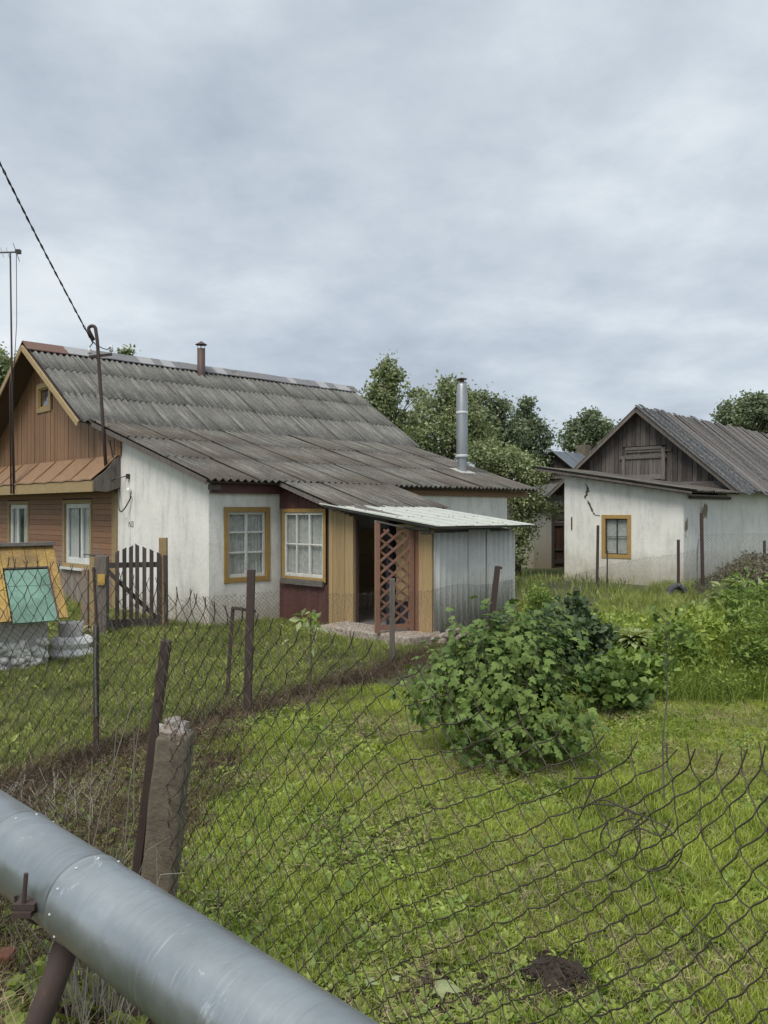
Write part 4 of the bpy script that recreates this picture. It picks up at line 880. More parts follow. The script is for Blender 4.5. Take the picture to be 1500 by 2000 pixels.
for i, (x, y) in enumerate(((229, 1077), (243, 1071), (256, 1067), (268, 1064), (282, 1069), (296, 1074), (310, 1080))):
    Yd = gL.y + (gR.y - gL.y) * (x - 214) / 100; tp_ = CH - (y - H_) / F_ * Yd; tx = (V((x - 750) / F_ * Yd, Yd, 0) - gL).dot(gd)
    m1 = MB(); sl_ = .02 if i < 3 else -.02; m1.box(gf, tx - .033, tx + .033, .0, .022, .06, tp_ - sl_, tp_ + sl_); m1.build('picket', 'dark_wood', gt)
m1 = MB(); m1.box(gf, -.05, gw, -.035, -.002, 1.06, 1.15); m1.build('rail', 'dark_wood', gt); m1 = MB(); m1.box(gf, -.05, gw, -.035, -.002, .06, .19); m1.build('rail', 'dark_wood', gt)
m1 = MB(); m1.bar(gf(-.12, -.05, 1.1), gf(gw, -.05, .12), .03, .07); m1.build('brace', 'dark_wood', gt)
for i in range(4):      # low dark pickets left of the gate post
    pass

# ------------------------------------------------------------------ chain-link fences
def chain(name_wires, P0, P1, p, top, bot, r, sides=3, sub=1, wob=.004, depth=.004, path=None, drop=None, warp=None):
    """woven wire between P0 and P1; top(q)/bot(q) heights with q metres along"""
    L = (P1 - P0).length if path is None else path[0]; d0 = (P1 - P0).normalized(); n0 = Vector((d0.y, -d0.x, 0)); loc = (lambda q: (P0 + d0 * q, d0, n0)) if path is None else path[1]; nw = int(L / (p / 2)); mb = MB(); rnd = random.Random(3)
    hmax = 1.6; nr = int(hmax / (p / 2)); jit = {}
    def node(cx, r_):
        k = (cx, r_)
        if k not in jit: jit[k] = (rnd.gauss(0, wob), rnd.gauss(0, wob), rnd.gauss(0, wob))
        q = cx * p / 2; f = r_ / nr; tz, bz = top(q), bot(q); z = bz + (tz - bz) * f; j = jit[k]
        pp_, d, nrm = loc(q); pt = pp_ + d * j[0] + nrm * (j[2] * 2) + Vector((0, 0, z + j[1]))
        if warp: pt = warp(pt, q, f)
        return pt
    for k in range(nw):
        run = []
        for r_ in range(nr + 1):
            hi = (r_ + k) % 2; cx = k + hi; q = cx * p / 2
            if drop and drop(q, r_ / nr, k): 
                if len(run) > 1: mb.tube(run, r, sides, cap=False)
                run = []; continue
            _, d, nrm = loc(q); pt = node(cx, r_) + nrm * (depth if hi else -depth)
            if run and sub > 1:
                a = run[-1]; sgn = 1 if hi else -1
                for s_ in range(1, sub):
                    f = s_ / sub; run.append(a.lerp(pt, f) + d * sgn * math.sin(2 * math.pi * f) * -p * .03 + Vector((0, 0, -p * .05 * math.sin(math.pi * f))))
            run.append(pt)
        if len(run) > 1:
            e_ = (run[-1] - run[-2]).normalized() * p * .38; run.append(run[-1] + e_ + Vector((0, 0, p * .1))); mb.tube(run, r, sides, cap=False)
    return mb
def interp(xs, ys): return lambda v: float(np.interp(v, xs, ys))
# near fence
AR0, AL0 = V(.60, 1.58, 0), V(-.905, 3.312, 0); dA = (AL0 - AR0).normalized(); AS = AR0 - dA * .9; AE_ = AL0; LA1 = (AE_ - AS).length; dA2 = V(-.839, .545, 0).normalized(); LA = LA1 + 2.1
def pathA(q):
    e = min(1, max(0, (q - LA1 + .15) / .3)); d = dA.lerp(dA2, e).normalized(); p = AS + dA * q if q < LA1 else AE_ + dA2 * (q - LA1); return p, d, Vector((d.y, -d.x, 0))
def q_of(x):
    r_ = (x - 750) / F_; q = (r_ * AS.y - AS.x) / (dA.x - r_ * dA.y)
    return q if 0 < q < LA1 and x > 200 else LA1 + (r_ * AE_.y - AE_.x) / (dA2.x - r_ * dA2.y)
topx = [(0, 1102), (100, 1112), (240, 1135), (340, 1160), (400, 1180), (500, 1216), (580, 1246), (670, 1258), (760, 1292), (840, 1372), (950, 1426), (1030, 1458), (1170, 1468), (1237, 1482), (1480, 1478)]
tq, tz = [], []
for x, y in topx:
    q = q_of(x); Yp = pathA(q)[0].y; tq.append(q); tz.append(CH - (y - H_) / F_ * Yp)
o_ = np.argsort(tq); tq = [tq[i] for i in o_]; tz = [tz[i] for i in o_]; tq = [0] + tq + [LA]; tz = [tz[0]] + tz + [1.74]
topA = interp(tq, tz)
def warpA(p, q, f):
    # the torn, leaning stretch near the bush: upper rows pulled over towards the right
    b_ = math.exp(-((q - q_of(1080)) / .45) ** 2) * f ** 3
    p = p - dA * .16 * b_ + Vector((.837, .546, 0)) * (.10 * b_) ; 
    h_ = math.exp(-(((q - q_of(1250)) / .20) ** 2)) * math.exp(-((f - .86) / .10) ** 2)
    p = p + Vector((0, 0, -.035)) * h_ + dA * .03 * h_
    return p
holeq = (q_of(1318), q_of(1222))
def dropA(q, f, k): return holeq[0] < q < holeq[1] and .846 < f < .892
fa_ = thing('wire_fence', 'sagging torn rusty chain link fence nearest to the viewer', 'fence', AS)
mb = chain('wire_mesh', AS, AE_, .078, topA, lambda q: .0, .0018, 4, 4, .003, .0015, path=(LA, pathA), warp=warpA, drop=dropA)
for i in range(34):      # twisted tips along the top
    q = .3 + i * .176; 
w_ = mb.build('wire_mesh', 'wire', fa_, True); w_['kind'] = 'stuff'
mb = MB()
def pA(x, y, dd=0.):
    P = pathA(q_of(x))[0]; return at(x, y, P.y - dd)
for path in ([(1190, 1600), (1172, 1640), (1200, 1672), (1215, 1632), (1250, 1618), (1290, 1632), (1310, 1600)], [(1205, 1605), (1242, 1600), (1250, 1640), (1240, 1680), (1262, 1700), (1302, 1694), (1320, 1665), (1332, 1660), (1325, 1680), (1306, 1705)],
             [(1150, 1570), (1210, 1575), (1250, 1592), (1300, 1615), (1322, 1640)], [(1135, 1580), (1180, 1562), (1240, 1590), (1262, 1585), (1240, 1610)], [(1120, 1520), (1175, 1515), (1152, 1470)], [(1130, 1600), (1160, 1530), (1172, 1498)]):
    p = [pA(x, y, .02) for x, y in path]; sm_ = []
    for i in range(len(p) - 1):
        p0 = p[max(i - 1, 0)]; p1 = p[i]; p2 = p[i + 1]; p3 = p[min(i + 2, len(p) - 1)]
        for s_ in range(5):
            u_ = s_ / 5; sm_.append(.5 * ((2 * p1) + (p2 - p0) * u_ + (2 * p0 - 5 * p1 + 4 * p2 - p3) * u_ ** 2 + (3 * p1 - 3 * p2 + p3 - p0) * u_ ** 3))
    sm_.append(p[-1]); mb.tube(sm_, .0017, 5)
mb.build('loose_wire', 'wire', fa_, True)
# posts of the near fence
pb = V(*pathA(q_of(285))[0]); pb = at(228, 1925, pb.y + .02); pt_ = at(325, 1250, pb.y - .05)
mb = MB(); mb.bar(V(pb.x, pb.y, -.1) - (pt_ - pb) * .05, pt_, .036, .036, up=Vector((0, 1, 0))); p_ = bevel(mb.build('post', 'rust', fa_), .004); p_['label'] = 'leaning rusty angle iron post'
q = q_of(330); cpz = pathA(q)[0]; cb = V(cpz.x - .02, cpz.y + .06, 0); 
cpt = thing('concrete_post', 'short leaning concrete post with broken pale top behind the pipe', 'post', cb)
ct = at(343, 1432, cb.y); cb2 = at(312, 1720, cb.y); cb3 = cb2 + (cb2 - ct) * (cb2.z / (ct.z - cb2.z)) * 1.05
mb = MB(); wv = Vector((.128, 0, 0)); dv = Vector((0, .12, 0)); nseg = 10; vs = []
for i in range(nseg + 1):
    c_ = cb3.lerp(ct, i / nseg); 
    for sx, sy in ((-.5, -.5), (.5, -.5), (.5, .5), (-.5, .5)): vs.append(c_ + wv * sx * (1 + .05 * math.sin(i * 2 + sx * 3)) + dv * sy)
mb.add(vs, [tuple(range(4))[::-1], tuple(range(nseg * 4, nseg * 4 + 4))] + [(i * 4 + k, i * 4 + (k + 1) % 4, i * 4 + 4 + (k + 1) % 4, i * 4 + 4 + k) for i in range(nseg) for k in range(4)]); bevel(mb.build('shaft', 'concrete', cpt), .012, 2)
mb = MB()
for i in range(9):
    p = ct + Vector((random.uniform(-.055, .055), random.uniform(-.04, .04), random.uniform(-.02, .035))); q_ = Vector((random.uniform(-1, 1), random.uniform(-1, 1), random.uniform(-.35, .35))).normalized() * random.uniform(.02, .035); mb.bar(p - q_, p + q_, random.uniform(.035, .06), random.uniform(.03, .05))
mb.build('broken_top', 'rubble', cpt, jit=.006)
# middle fence
BP0, BP1 = V(-3.35, 5.13, 0), V(2.30, 14.45, 0); dB = (BP1 - BP0).normalized(); LB = (BP1 - BP0).length
topB = interp([0, 2, 3.5, 7, LB], [1.15, 1.17, 1.2, .93, .82])
fb_ = thing('wire_fence', 'middle chain link fence with rusty posts crossing in front of the house', 'fence', BP0)
mb = chain('wire_mesh', BP0, BP1, .062, topB, lambda q: .02, .0017, 3, 1, .003, .003, warp=lambda p, q, f: p + Vector((0, 0, .02 * math.sin(q * 3.1) * f)) + Vector((dB.y, -dB.x, 0)) * .04 * math.sin(q * 1.3) * f)
o = mb.build('wire_mesh', 'wire', fb_); o['kind'] = 'stuff'
for x0, y0, x1, y1, w_, mt in ((188, 1492, 188, 1222, .04, 'rust'), (482, 1402, 491, 1112, .075, 'rust'), (766, 1297, 766, 1130, .07, 'grey_wood'), (955, 1245, 972, 1106, .085, 'rust'), (1001, 1215, 1001, 1112, .03, 'rust')):
    b_ = gr(x0, y0); t_ = at(x1, y1, b_.y); mb = MB(); mb.bar(b_ - Vector((0, 0, .1)), t_, w_, w_ * .8, up=Vector((0, 1, 0))); po = mb.build('post', mt, fb_); bevel(po, .004)
    if x0 == 955:
        mb = MB(); mb.bar(t_ + Vector((-.02, 0, -.01)), t_ + Vector((.07, 0, -.03)), .04, .04); mb.build('hinge', 'rust', po)
b_ = gr(443, 1368); t_ = at(455, 1187, b_.y); mb = MB(); mb.bar(b_, t_, .035, .035, up=Vector((0, 1, 0))); b2 = gr(482, 1402); mb.bar(t_, at(497, 1194, b2.y), .03, .03); mb.build('brace', 'rust', fb_)
b_ = gr(187, 1492); mb = MB(); mb.tube([at(190, 1225, b_.y), at(185, 1150, b_.y), at(183, 1108, b_.y)], .012, 5); mb.build('iron_rod', 'rust', fb_)
mb = MB(); mb.tube([at(187, 1222, b_.y - .03), at(186, 1300, b_.y - .03), at(188, 1400, b_.y - .03)], .008, 5); mb.build('wire_tie', 'wire_grey', fb_)
# far fence by the barn
fc_ = thing('wire_fence', 'slumped chain link fence on thin posts in front of the barn annex', 'fence', V(5.57, 21.4, 0))
for P0_, P1_, tp_ in ((V(4.3, 22.2, 0), V(6.97, 19.9, 0), interp([0, .6, 1.6, 2.6, 3.6], [.15, .3, .62, .85, 1.0])), (V(6.97, 19.9, 0), V(7.8, 19.95, 0), interp([0, .45, .5, .9], [1.0, 1.1, 1.45, 1.45])), (V(7.8, 19.95, 0), V(10.2, 20.8, 0), lambda q: 1.46)):
    mb = chain('wire_mesh', P0_, P1_, .075, tp_, lambda q: 0.02, .0032, 3, 1, .004, .003); o = mb.build('wire_mesh', 'wire_grey', fc_); o['kind'] = 'stuff'
for x0, dd, y1, w_, ln in ((1166, 21.4, 1026, .06, 2), (1186, 21.2, 1075, .03, 0), (1325, 19.85, 1054, .055, 0), (1373, 19.95, 1002, .065, -3), (1493, 20.5, 1056, .05, 0)):
    b_ = V((x0 - 750) / F_ * dd, dd, -.1); t_ = at(x0 + ln, y1, dd); mb = MB(); mb.bar(b_, t_, w_, w_, up=Vector((0, 1, 0))); mb.build('post', 'rust', fc_)
ty = V(6.82, 19.5, -.14); mb = MB(); ax = Vector((.25, -.95, .2)).normalized(); e1 = ax.orthogonal().normalized(); e2 = ax.cross(e1); vs = []; fs_ = []
for i in range(20):
    a = 2 * math.pi * i / 20; rd = e1 * math.cos(a) + e2 * math.sin(a)
    for k in range(8): bq = 2 * math.pi * k / 8; vs.append(ty + Vector((0, 0, .2)) + rd * (.22 + .075 * math.cos(bq)) + ax * .09 * math.sin(bq))
for i in range(20):
    for k in range(8): fs_.append((i * 8 + k, i * 8 + (k + 1) % 8, ((i + 1) % 20) * 8 + (k + 1) % 8, ((i + 1) % 20) * 8 + k))
mb.add(vs, fs_); tag(mb.build('old_tyre', 'tar', None, True), 'dark brown old tyre leaning by the thin post near the annex corner', 'tyre')

# ------------------------------------------------------------------ insulated pipe
PP = V(-.5619, 1.9608, 1.0); dP = V(.7041, -.7101, 0).normalized(); RP = .1105
pipe = thing('insulated_pipe', 'thick galvanised heating pipe crossing the bottom left corner', 'pipe', V(-.5, 1.93, 0))
def pseg(k0, k1, r, name, parent, lip=True):
    mb = MB(); n = 64; pr = [(k0, r), (k1, r)]
    if lip: pr = [(k0, r - .004), (k0, r + .0035), (k0 + .012, r + .0035), (k0 + .022, r), (k1 - .03, r), (k1, r - .0005)]
    e1 = Vector((0, 0, 1)); e2 = dP.cross(e1); base_ = 0; vs = []
    for k, rad in pr:
        for i in range(n): a = 2 * math.pi * i / n; vs.append(PP + dP * k + (e1 * math.cos(a) + e2 * math.sin(a)) * (rad * (1 + .004 * math.sin(3 * a + k * 7))))
    fs_ = [(j * n + i, j * n + (i + 1) % n, (j + 1) * n + (i + 1) % n, (j + 1) * n + i) for j in range(len(pr) - 1) for i in range(n)]
    mb.add(vs, fs_); return mb.build(name, 'pipe', parent, True)
for k0, k1 in ((-4.2, -2.9), (-2.9, -1.8), (-1.8, -.73), (-.73, -.29), (-.29, .74), (.74, 1.76), (1.76, 2.8)): pseg(k0, k1 + .01, RP, 'pipe_section', pipe)
mb = MB()
e1 = Vector((0, 0, 1)); e2 = dP.cross(e1)
for i, k0 in enumerate((-.73, -.29, .74)):
    for j in range(6):
        a = -.9 + j * .55 + .2 * i; n_ = e1 * math.cos(a) + e2 * math.sin(a); p = PP + dP * (k0 + .03) + n_ * RP; mb.lathe(p, [(.004, 0), (.0035, .003), (0, .004)], 6)
mb.build('rivets', 'flue_band', pipe)
kb = -.36; pk = PP + dP * kb; lo = gr(52, 2010)
mb = MB(); sup_top = pk + Vector((0, 0, -RP - .005)); b_ = at(52, 2060, 2.22); mb.tube([sup_top + Vector((0, 0, .03)), b_ , b_ + (b_ - sup_top) * .9], .034, 16); mb.build('support_post', 'rust', pipe, True)
strap = []
for i in range(22):
    a = math.pi * (.52 + .75 * i / 21); strap.append(PP + dP * (kb - .10) + (e1 * math.cos(a) + e2 * math.sin(a)) * (RP + .006))
mb = MB(); mb.tube(strap, .005, 4); st_ = mb.build('strap', 'rust', pipe)
bq = at(50, 1760, 2.13); mb = MB(); mb.box(lambda t, d, z: bq + Vector((t, d, z)), -.022, .03, -.02, .05, -.015, .0); mb.box(lambda t, d, z: bq + Vector((t, d, z)), -.022, .025, -.03, .04, -.03, -.016); mb.build('bracket', 'rust', pipe)
mb = MB(); mb.tube([at(44, 1795, 2.12), at(51, 1706, 2.12)], .006, 8); mb.build('threaded_rod', 'rust', pipe)

# ------------------------------------------------------------------ vegetation
def leaf_arrays(pos, size, width, up_bias=.5, droop=.0, normals=None, rs=None):
    """diamond leaves (2 tris each as one folded quad pair); returns verts, quads"""
    n = len(pos); r_ = rs or rng; d = r_.normal(size=(n, 3)); d /= np.linalg.norm(d, axis=1)[:, None]; d[:, 2] = d[:, 2] * (1 - abs(up_bias)) + up_bias - droop; d /= np.linalg.norm(d, axis=1)[:, None]
    nn = r_.normal(size=(n, 3)) + np.array([0, 0, .8]) if normals is None else normals + r_.normal(size=(n, 3)) * .45
    s = np.cross(d, nn); s /= (np.linalg.norm(s, axis=1)[:, None] + 1e-9); up = np.cross(s, d); sz = (size * r_.uniform(.6, 1.25, n))[:, None]
    a = pos; c = pos + d * sz + up * sz * -.12; m = pos + d * sz * .5 + up * sz * .08; l = m + s * sz * width; r2 = m - s * sz * width
    v = np.stack([a, l - up * sz * .05, c, r2 - up * sz * .05], 1).reshape(-1, 3); f = np.arange(n * 4); return v, f
def blobs_to_points(blobs, n, clumps=None, sigma=.22, shell=.75):
    """blobs: (x,y,z,rx,ry,rz). clumps spread near the surface, leaves gaussian about clumps"""
    vol = np.array([b_[3] * b_[5] for b_ in blobs]); vol = vol / vol.sum(); nc = clumps or max(20, n // 45); idx = rng.choice(len(blobs), nc, p=vol)
    B = np.array(blobs)[idx]; d = rng.normal(size=(nc, 3)); d /= np.linalg.norm(d, axis=1)[:, None]; rad = rng.uniform(0, 1, nc) ** .45; rad = shell * rad + (1 - shell) * rng.uniform(.6, 1.15, nc)
    cc = B[:, :3] + d * B[:, 3:] * rad[:, None]; k = rng.integers(0, nc, n); csz = rng.uniform(.5, 1.3, nc) * sigma
    p = cc[k] + rng.normal(size=(n, 3)) * csz[k][:, None] * np.array([1, 1, .8]); return p, cc
def tree(label, px, Yd, blobs_px, n, size, mat_, width=.33, sigma=.25, name='tree', group='trees behind the buildings', trunk=.14, cat='tree'):
    bl = []
    for bx, by, rx, ry in blobs_px:
        c_ = at(bx, by, Yd); r1 = rx / F_ * Yd; r2 = ry / F_ * Yd; bl.append((c_.x, c_.y + random.uniform(-.3, .3) * r1, c_.z, r1, r1 * .9, r2))
    root = V((px - 750) / F_ * Yd, Yd, 0); o = thing(name, label, cat, root, group); p, cc = blobs_to_points(bl, int(n * .8), clumps=int(n / 38), sigma=sigma * .72, shell=.6); p = p[p[:, 2] > .05]; size *= 1.08
    v, f = leaf_arrays(p, size, width, .1, .05); v -= np.array(root); me = fromnp('crown', v, f, 4); me.materials.append(M[mat_]); c_ = bpy.data.objects.new('crown', me); COL.objects.link(c_); c_.parent = o
    mb = MB(); zt = max(b_[2] for b_ in bl); cen = Vector(bl[0][:3]); mid = Vector((root.x, root.y, max(1.2, zt * .35))); mb.tube([root + Vector((0, 0, -.2)), mid, Vector((cen.x, cen.y, zt * .8))], trunk, 8, trunk * .3)
    mb.build('trunk', 'bark', o, True); mb = MB(); 
    for c2 in cc[:: max(1, len(cc) // 70)]:
        c2 = Vector(c2); s_ = Vector((root.x, root.y, 0)).lerp(Vector((cen.x, cen.y, zt * .8)), min(.9, max(.25, (c2.z / max(zt, .1)) * .7))); s_.z = min(s_.z + .8, c2.z); m_ = s_.lerp(c2, .5) + Vector((random.uniform(-.15, .15), random.uniform(-.15, .15), .1)); mb.tube([s_, m_, c2], trunk * .22, 4, trunk * .06, cap=False)
    mb.build('branches', 'bark', o)
    return o
tree('tall slender fruit tree rising just beyond the end of the house ridge', 755, 31., [(752, 722, 16, 24), (735, 752, 18, 26), (768, 745, 17, 24), (757, 780, 30, 26), (725, 785, 16, 18), (750, 820, 44, 34), (800, 770, 12, 16), (822, 778, 12, 22), (790, 830, 40, 30)], 9500, .13, 'tree_mid', sigma=.2)
tree('rounded fruit tree immediately behind the steel flue', 880, 30., [(880, 770, 26, 26), (873, 750, 10, 14), (845, 815, 46, 36), (905, 810, 44, 40), (860, 860, 60, 40), (930, 860, 50, 40), (800, 870, 40, 30)], 15000, .125, 'tree_mid', sigma=.24)
tree('darker tree with ragged top to the right of the steel flue', 955, 36., [(940, 785, 30, 16), (975, 795, 22, 14), (960, 812, 40, 24), (905, 780, 24, 20), (930, 850, 50, 40), (990, 850, 40, 36)], 9000, .15, 'tree_dark', sigma=.27)
tree('conical dark tree left of the small blue roofed barn', 1035, 38., [(1030, 800, 12, 22), (1028, 835, 32, 32), (1045, 860, 32, 36), (1005, 860, 30, 34), (1040, 910, 36, 36)], 11000, .15, 'tree_dark', sigma=.28)
tree('pale apple tree hanging over the right end of the house roof', 1010, 26.5, [(985, 905, 50, 30), (1035, 925, 36, 28), (950, 890, 40, 24), (1020, 985, 30, 40), (1015, 1040, 26, 36), (1050, 985, 14, 18), (1075, 1000, 16, 14), (1000, 1080, 26, 22)], 14000, .10, 'tree_pale', sigma=.22)
tree('distant round crowned tree between the two barns', 1150, 60., [(1150, 835, 44, 26), (1120, 858, 28, 18), (1180, 850, 26, 22), (1150, 868, 44, 20), (1150, 815, 26, 10)], 10000, .24, 'tree_dark', sigma=.34, trunk=.3)
tree('large distant tree behind the right end of the barn ridge', 1460, 62., [(1450, 815, 50, 34), (1420, 810, 28, 26), (1490, 805, 40, 34), (1460, 790, 36, 18), (1440, 845, 40, 22), (1510, 850, 40, 40)], 13000, .24, 'tree_dark', sigma=.36, trunk=.35)
tree('tree glimpsed beyond the left slope of the gable', -10, 45., [(5, 712, 24, 26), (-20, 720, 40, 40), (10, 745, 24, 22), (-30, 780, 50, 50)], 7000, .18, 'tree_mid', sigma=.3, trunk=.25)
tree('treetop sprig just showing over the house ridge', 245, 36., [(240, 690, 9, 8), (254, 690, 7, 7), (243, 740, 30, 40)], 2600, .15, 'tree_mid', sigma=.16)
# distant wood closing the horizon
bl = []
for i in range(90):
    a = R(-75 + 150 * i / 89) + random.uniform(-.01, .01); dd = random.uniform(105, 135); rr_ = random.uniform(4, 7); bl.append((dd * math.sin(a), dd * math.cos(a), rr_ * .55, rr_, rr_, rr_ * random.uniform(.75, 1.0)))
p, _ = blobs_to_points(bl, 42000, clumps=1600, sigma=1.0); v, f = leaf_arrays(p, .8, .4, .1); me = fromnp('far_wood', v, f, 4); o = link('far_wood', me, 'tree_dark'); tag(o, 'dark green wood far behind the gardens', 'wood', kind='stuff')

# ---- the currant bush: lobed leaves
def lobed(seed, size=1.):
    r_ = random.Random(seed); pts = [(0, 0, 0)]; prof = [(-150, .30), (-118, .52), (-92, .40), (-60, .66), (-34, .46), (-14, .80), (0, 1.0), (14, .80), (34, .46), (60, .66), (92, .40), (118, .52), (150, .30)]
    vs = [(0, .32, .05)]
    for a, l in prof:
        a_ = R(a); x = math.sin(a_) * l * .78; y = .32 + math.cos(a_) * l * .72; z = -.10 * (x * x) * 3 - .16 * max(0, y - .4) ** 2 + r_.uniform(-.03, .03) + (.03 if abs(a) in (34, 92) else -.03); vs.append((x, y, z))
    me = bpy.data.meshes.new('leaf'); me.from_pydata([(x * size, y * size, z * size) for x, y, z in vs], [], [(0, i, i + 1) for i in range(1, len(prof))] + [(0, len(prof), 1)]); me.update(); return me
LB_ = [lobed(i) for i in range(5)]
for me in LB_: me.materials.append(M['currant'])
def lobed_scatter(pos, out_dir, size, meshes, nparts, parent, mat_, camv):
    """oriented lobed leaves: those nearest the viewer as parts, the rest in one mesh"""
    n = len(pos); info = []
    for i in range(n):
        o_ = Vector(out_dir[i]); nrm = (o_ * .9 + Vector((0, -.15, .75)) + Vector(rng.normal(size=3)) * .55).normalized(); tip = (o_ * .6 + Vector((0, 0, -.55)) + Vector(rng.normal(size=3)) * .6); tip = (tip - nrm * tip.dot(nrm)).normalized(); x = tip.cross(nrm).normalized()
        sz = size * random.uniform(.5, 1.3); m = Matrix(((x.x * sz, tip.x * sz, nrm.x * sz, 0), (x.y * sz, tip.y * sz, nrm.y * sz, 0), (x.z * sz, tip.z * sz, nrm.z * sz, 0), (0, 0, 0, 1))); m.translation = Vector(pos[i]); info.append((m, random.randrange(len(meshes))))
    front = sorted(range(n), key=lambda i: (Vector(pos[i]) - camv).length - .35 * Vector(out_dir[i]).dot((camv - Vector(pos[i])).normalized())); sel = set(front[:nparts]); rt = wloc(parent); vs, fs_ = [], []; base_ = 0
    cos = [np.array([v.co[:] for v in me.vertices]) for me in meshes]; pol = [np.array([p.vertices[:] for p in me.polygons]) for me in meshes]
    for i, (m, k) in enumerate(info):
        if i in sel:
            o = bpy.data.objects.new('leaf', meshes[k]); COL.objects.link(o); o.parent = parent; m2 = m.copy(); m2.translation = m.translation - rt; o.matrix_local = m2
        else:
            mm = np.array(m)[:3, :3]; vs.append(cos[k] @ mm.T + np.array(m.translation - rt)); fs_.append(pol[k] + base_); base_ += len(cos[k])
    if vs:
        me = fromnp('foliage', np.concatenate(vs), np.concatenate(fs_).ravel(), 3); o = link('foliage', me, mat_, parent); o['kind'] = 'stuff'
def bush_shell(c, rad, n, lump=.16, zmin=.05, inner=.72):
    d = rng.normal(size=(n * 2, 3)); d /= np.linalg.norm(d, axis=1)[:, None]; d = d[d[:, 2] > -.75][:n]
    l = 1 + lump * (np.sin(d[:, 0] * 5.1 + 1) * np.cos(d[:, 2] * 4.3 + d[:, 1] * 3) + .6 * np.sin(d[:, 0] * 11 + d[:, 2] * 9)); r_ = l * rng.uniform(inner, 1.03, len(d)); p = np.array(c) + d * np.array(rad) * r_[:, None]; k = p[:, 2] > zmin; return p[k], d[k]
bc = gr(985, 1487); cb_ = thing('currant_bush', 'large dark green currant bush behind the torn near fence', 'bush', bc)
p1, d1 = bush_shell((bc.x, bc.y, .56), (.60, .52, .54), 1600, .32, inner=.6); p2, d2 = bush_shell((bc.x + .10, bc.y + .1, .88), (.36, .36, .36), 520, .35, inner=.6); p3, d3 = bush_shell((bc.x - .47, bc.y + .25, .50), (.30, .30, .38), 330, .35, inner=.6); p4, d4 = bush_shell((bc.x + .1, bc.y - .25, .35), (.40, .35, .34), 360, .25)
lobed_scatter(np.concatenate([p1, p2, p3, p4]), np.concatenate([d1, d2, d3, d4]), .080, LB_, 300, cb_, 'currant', Vector((0, 0, 2)))
for i in range(16):
    a = i * 2.4; m1 = MB(); e = Vector((bc.x + .5 * math.cos(a), bc.y + .42 * math.sin(a), random.uniform(.7, 1.15))); s_ = Vector((bc.x + .08 * math.cos(a), bc.y + .08 * math.sin(a), 0)); m1.tube([s_, s_.lerp(e, .5) + Vector((0, 0, .12)), e], .010, 5, .004); m1.build('stem', 'bark', cb_)

def leafy_bush(name, label, c, rad, n, size, mat_, width=.35, cat='bush', sigma=.07, group=None, stems=7):
    o = thing(name, label, cat, V(c[0], c[1], 0), group); p, cc = blobs_to_points([(*c, *rad)], n, sigma=sigma); p = p[p[:, 2] > .03]; v, f = leaf_arrays(p, size, width, .3, .1); v -= np.array([c[0], c[1], 0]); me = fromnp('foliage', v, f, 4); q = link('foliage', me, mat_, o); q['kind'] = 'stuff'
    mb = MB()
    for i in range(stems): t_ = Vector(cc[random.randrange(len(cc))]); s_ = V(c[0] + random.uniform(-.05, .05), c[1] + random.uniform(-.05, .05), 0); mb.tube([s_, s_.lerp(t_, .5) + Vector((0, 0, .05)), t_], .008, 4, .003, cap=False)
    mb.build('stems', 'bark', o); return o
def px3(x, Yd, z): return ((x - 750) / F_ * Yd, Yd, z)
leafy_bush('peony_bush', 'dark glossy bush directly behind the currant bush', px3(1125, 9.2, .55), (.40, .35, .48), 2600, .085, 'dark_leaf')
leafy_bush('leafy_clump', 'bright green broad leaved clump right of the currant bush', px3(1222, 9.0, .24), (.42, .36, .30), 2600, .085, 'lush', .42)
leafy_bush('leafy_clump', 'lower dull green clump touching the right side of the currant bush', px3(1195, 8.3, .2), (.30, .25, .26), 1300, .095, 'currant', .42)
leafy_bush('feathery_bush', 'dark feathery bush cut by the right edge of the picture', px3(1490, 9.2, .5), (.34, .4, .5), 3000, .07, 'lush', .18)
leafy_bush('feathery_bush', 'loose grey green bush above the tall grass at far right', px3(1475, 10.4, .80), (.5, .4, .42), 1800, .09, 'lush', .15)
leafy_bush('leafy_clump', 'bright green weedy clump in the tall grass behind the thin sapling', px3(1330, 9.6, .34), (.42, .35, .36), 1700, .085, 'lush', .3)
leafy_bush('leafy_clump', 'fresh green clump in front of the pale leaved shrub', px3(1415, 10.0, .36), (.40, .35, .42), 1700, .08, 'weed', .26)
leafy_bush('goldenrod', 'upright yellow green weed between porch and annex behind bushes', px3(1052, 11.0, .62), (.12, .12, .42), 900, .09, 'lush', .14)
leafy_bush('goldenrod', 'dark low foliage behind the top of the currant bush', px3(1085, 9.8, .5), (.35, .3, .42), 1600, .09, 'dark_leaf', .3)
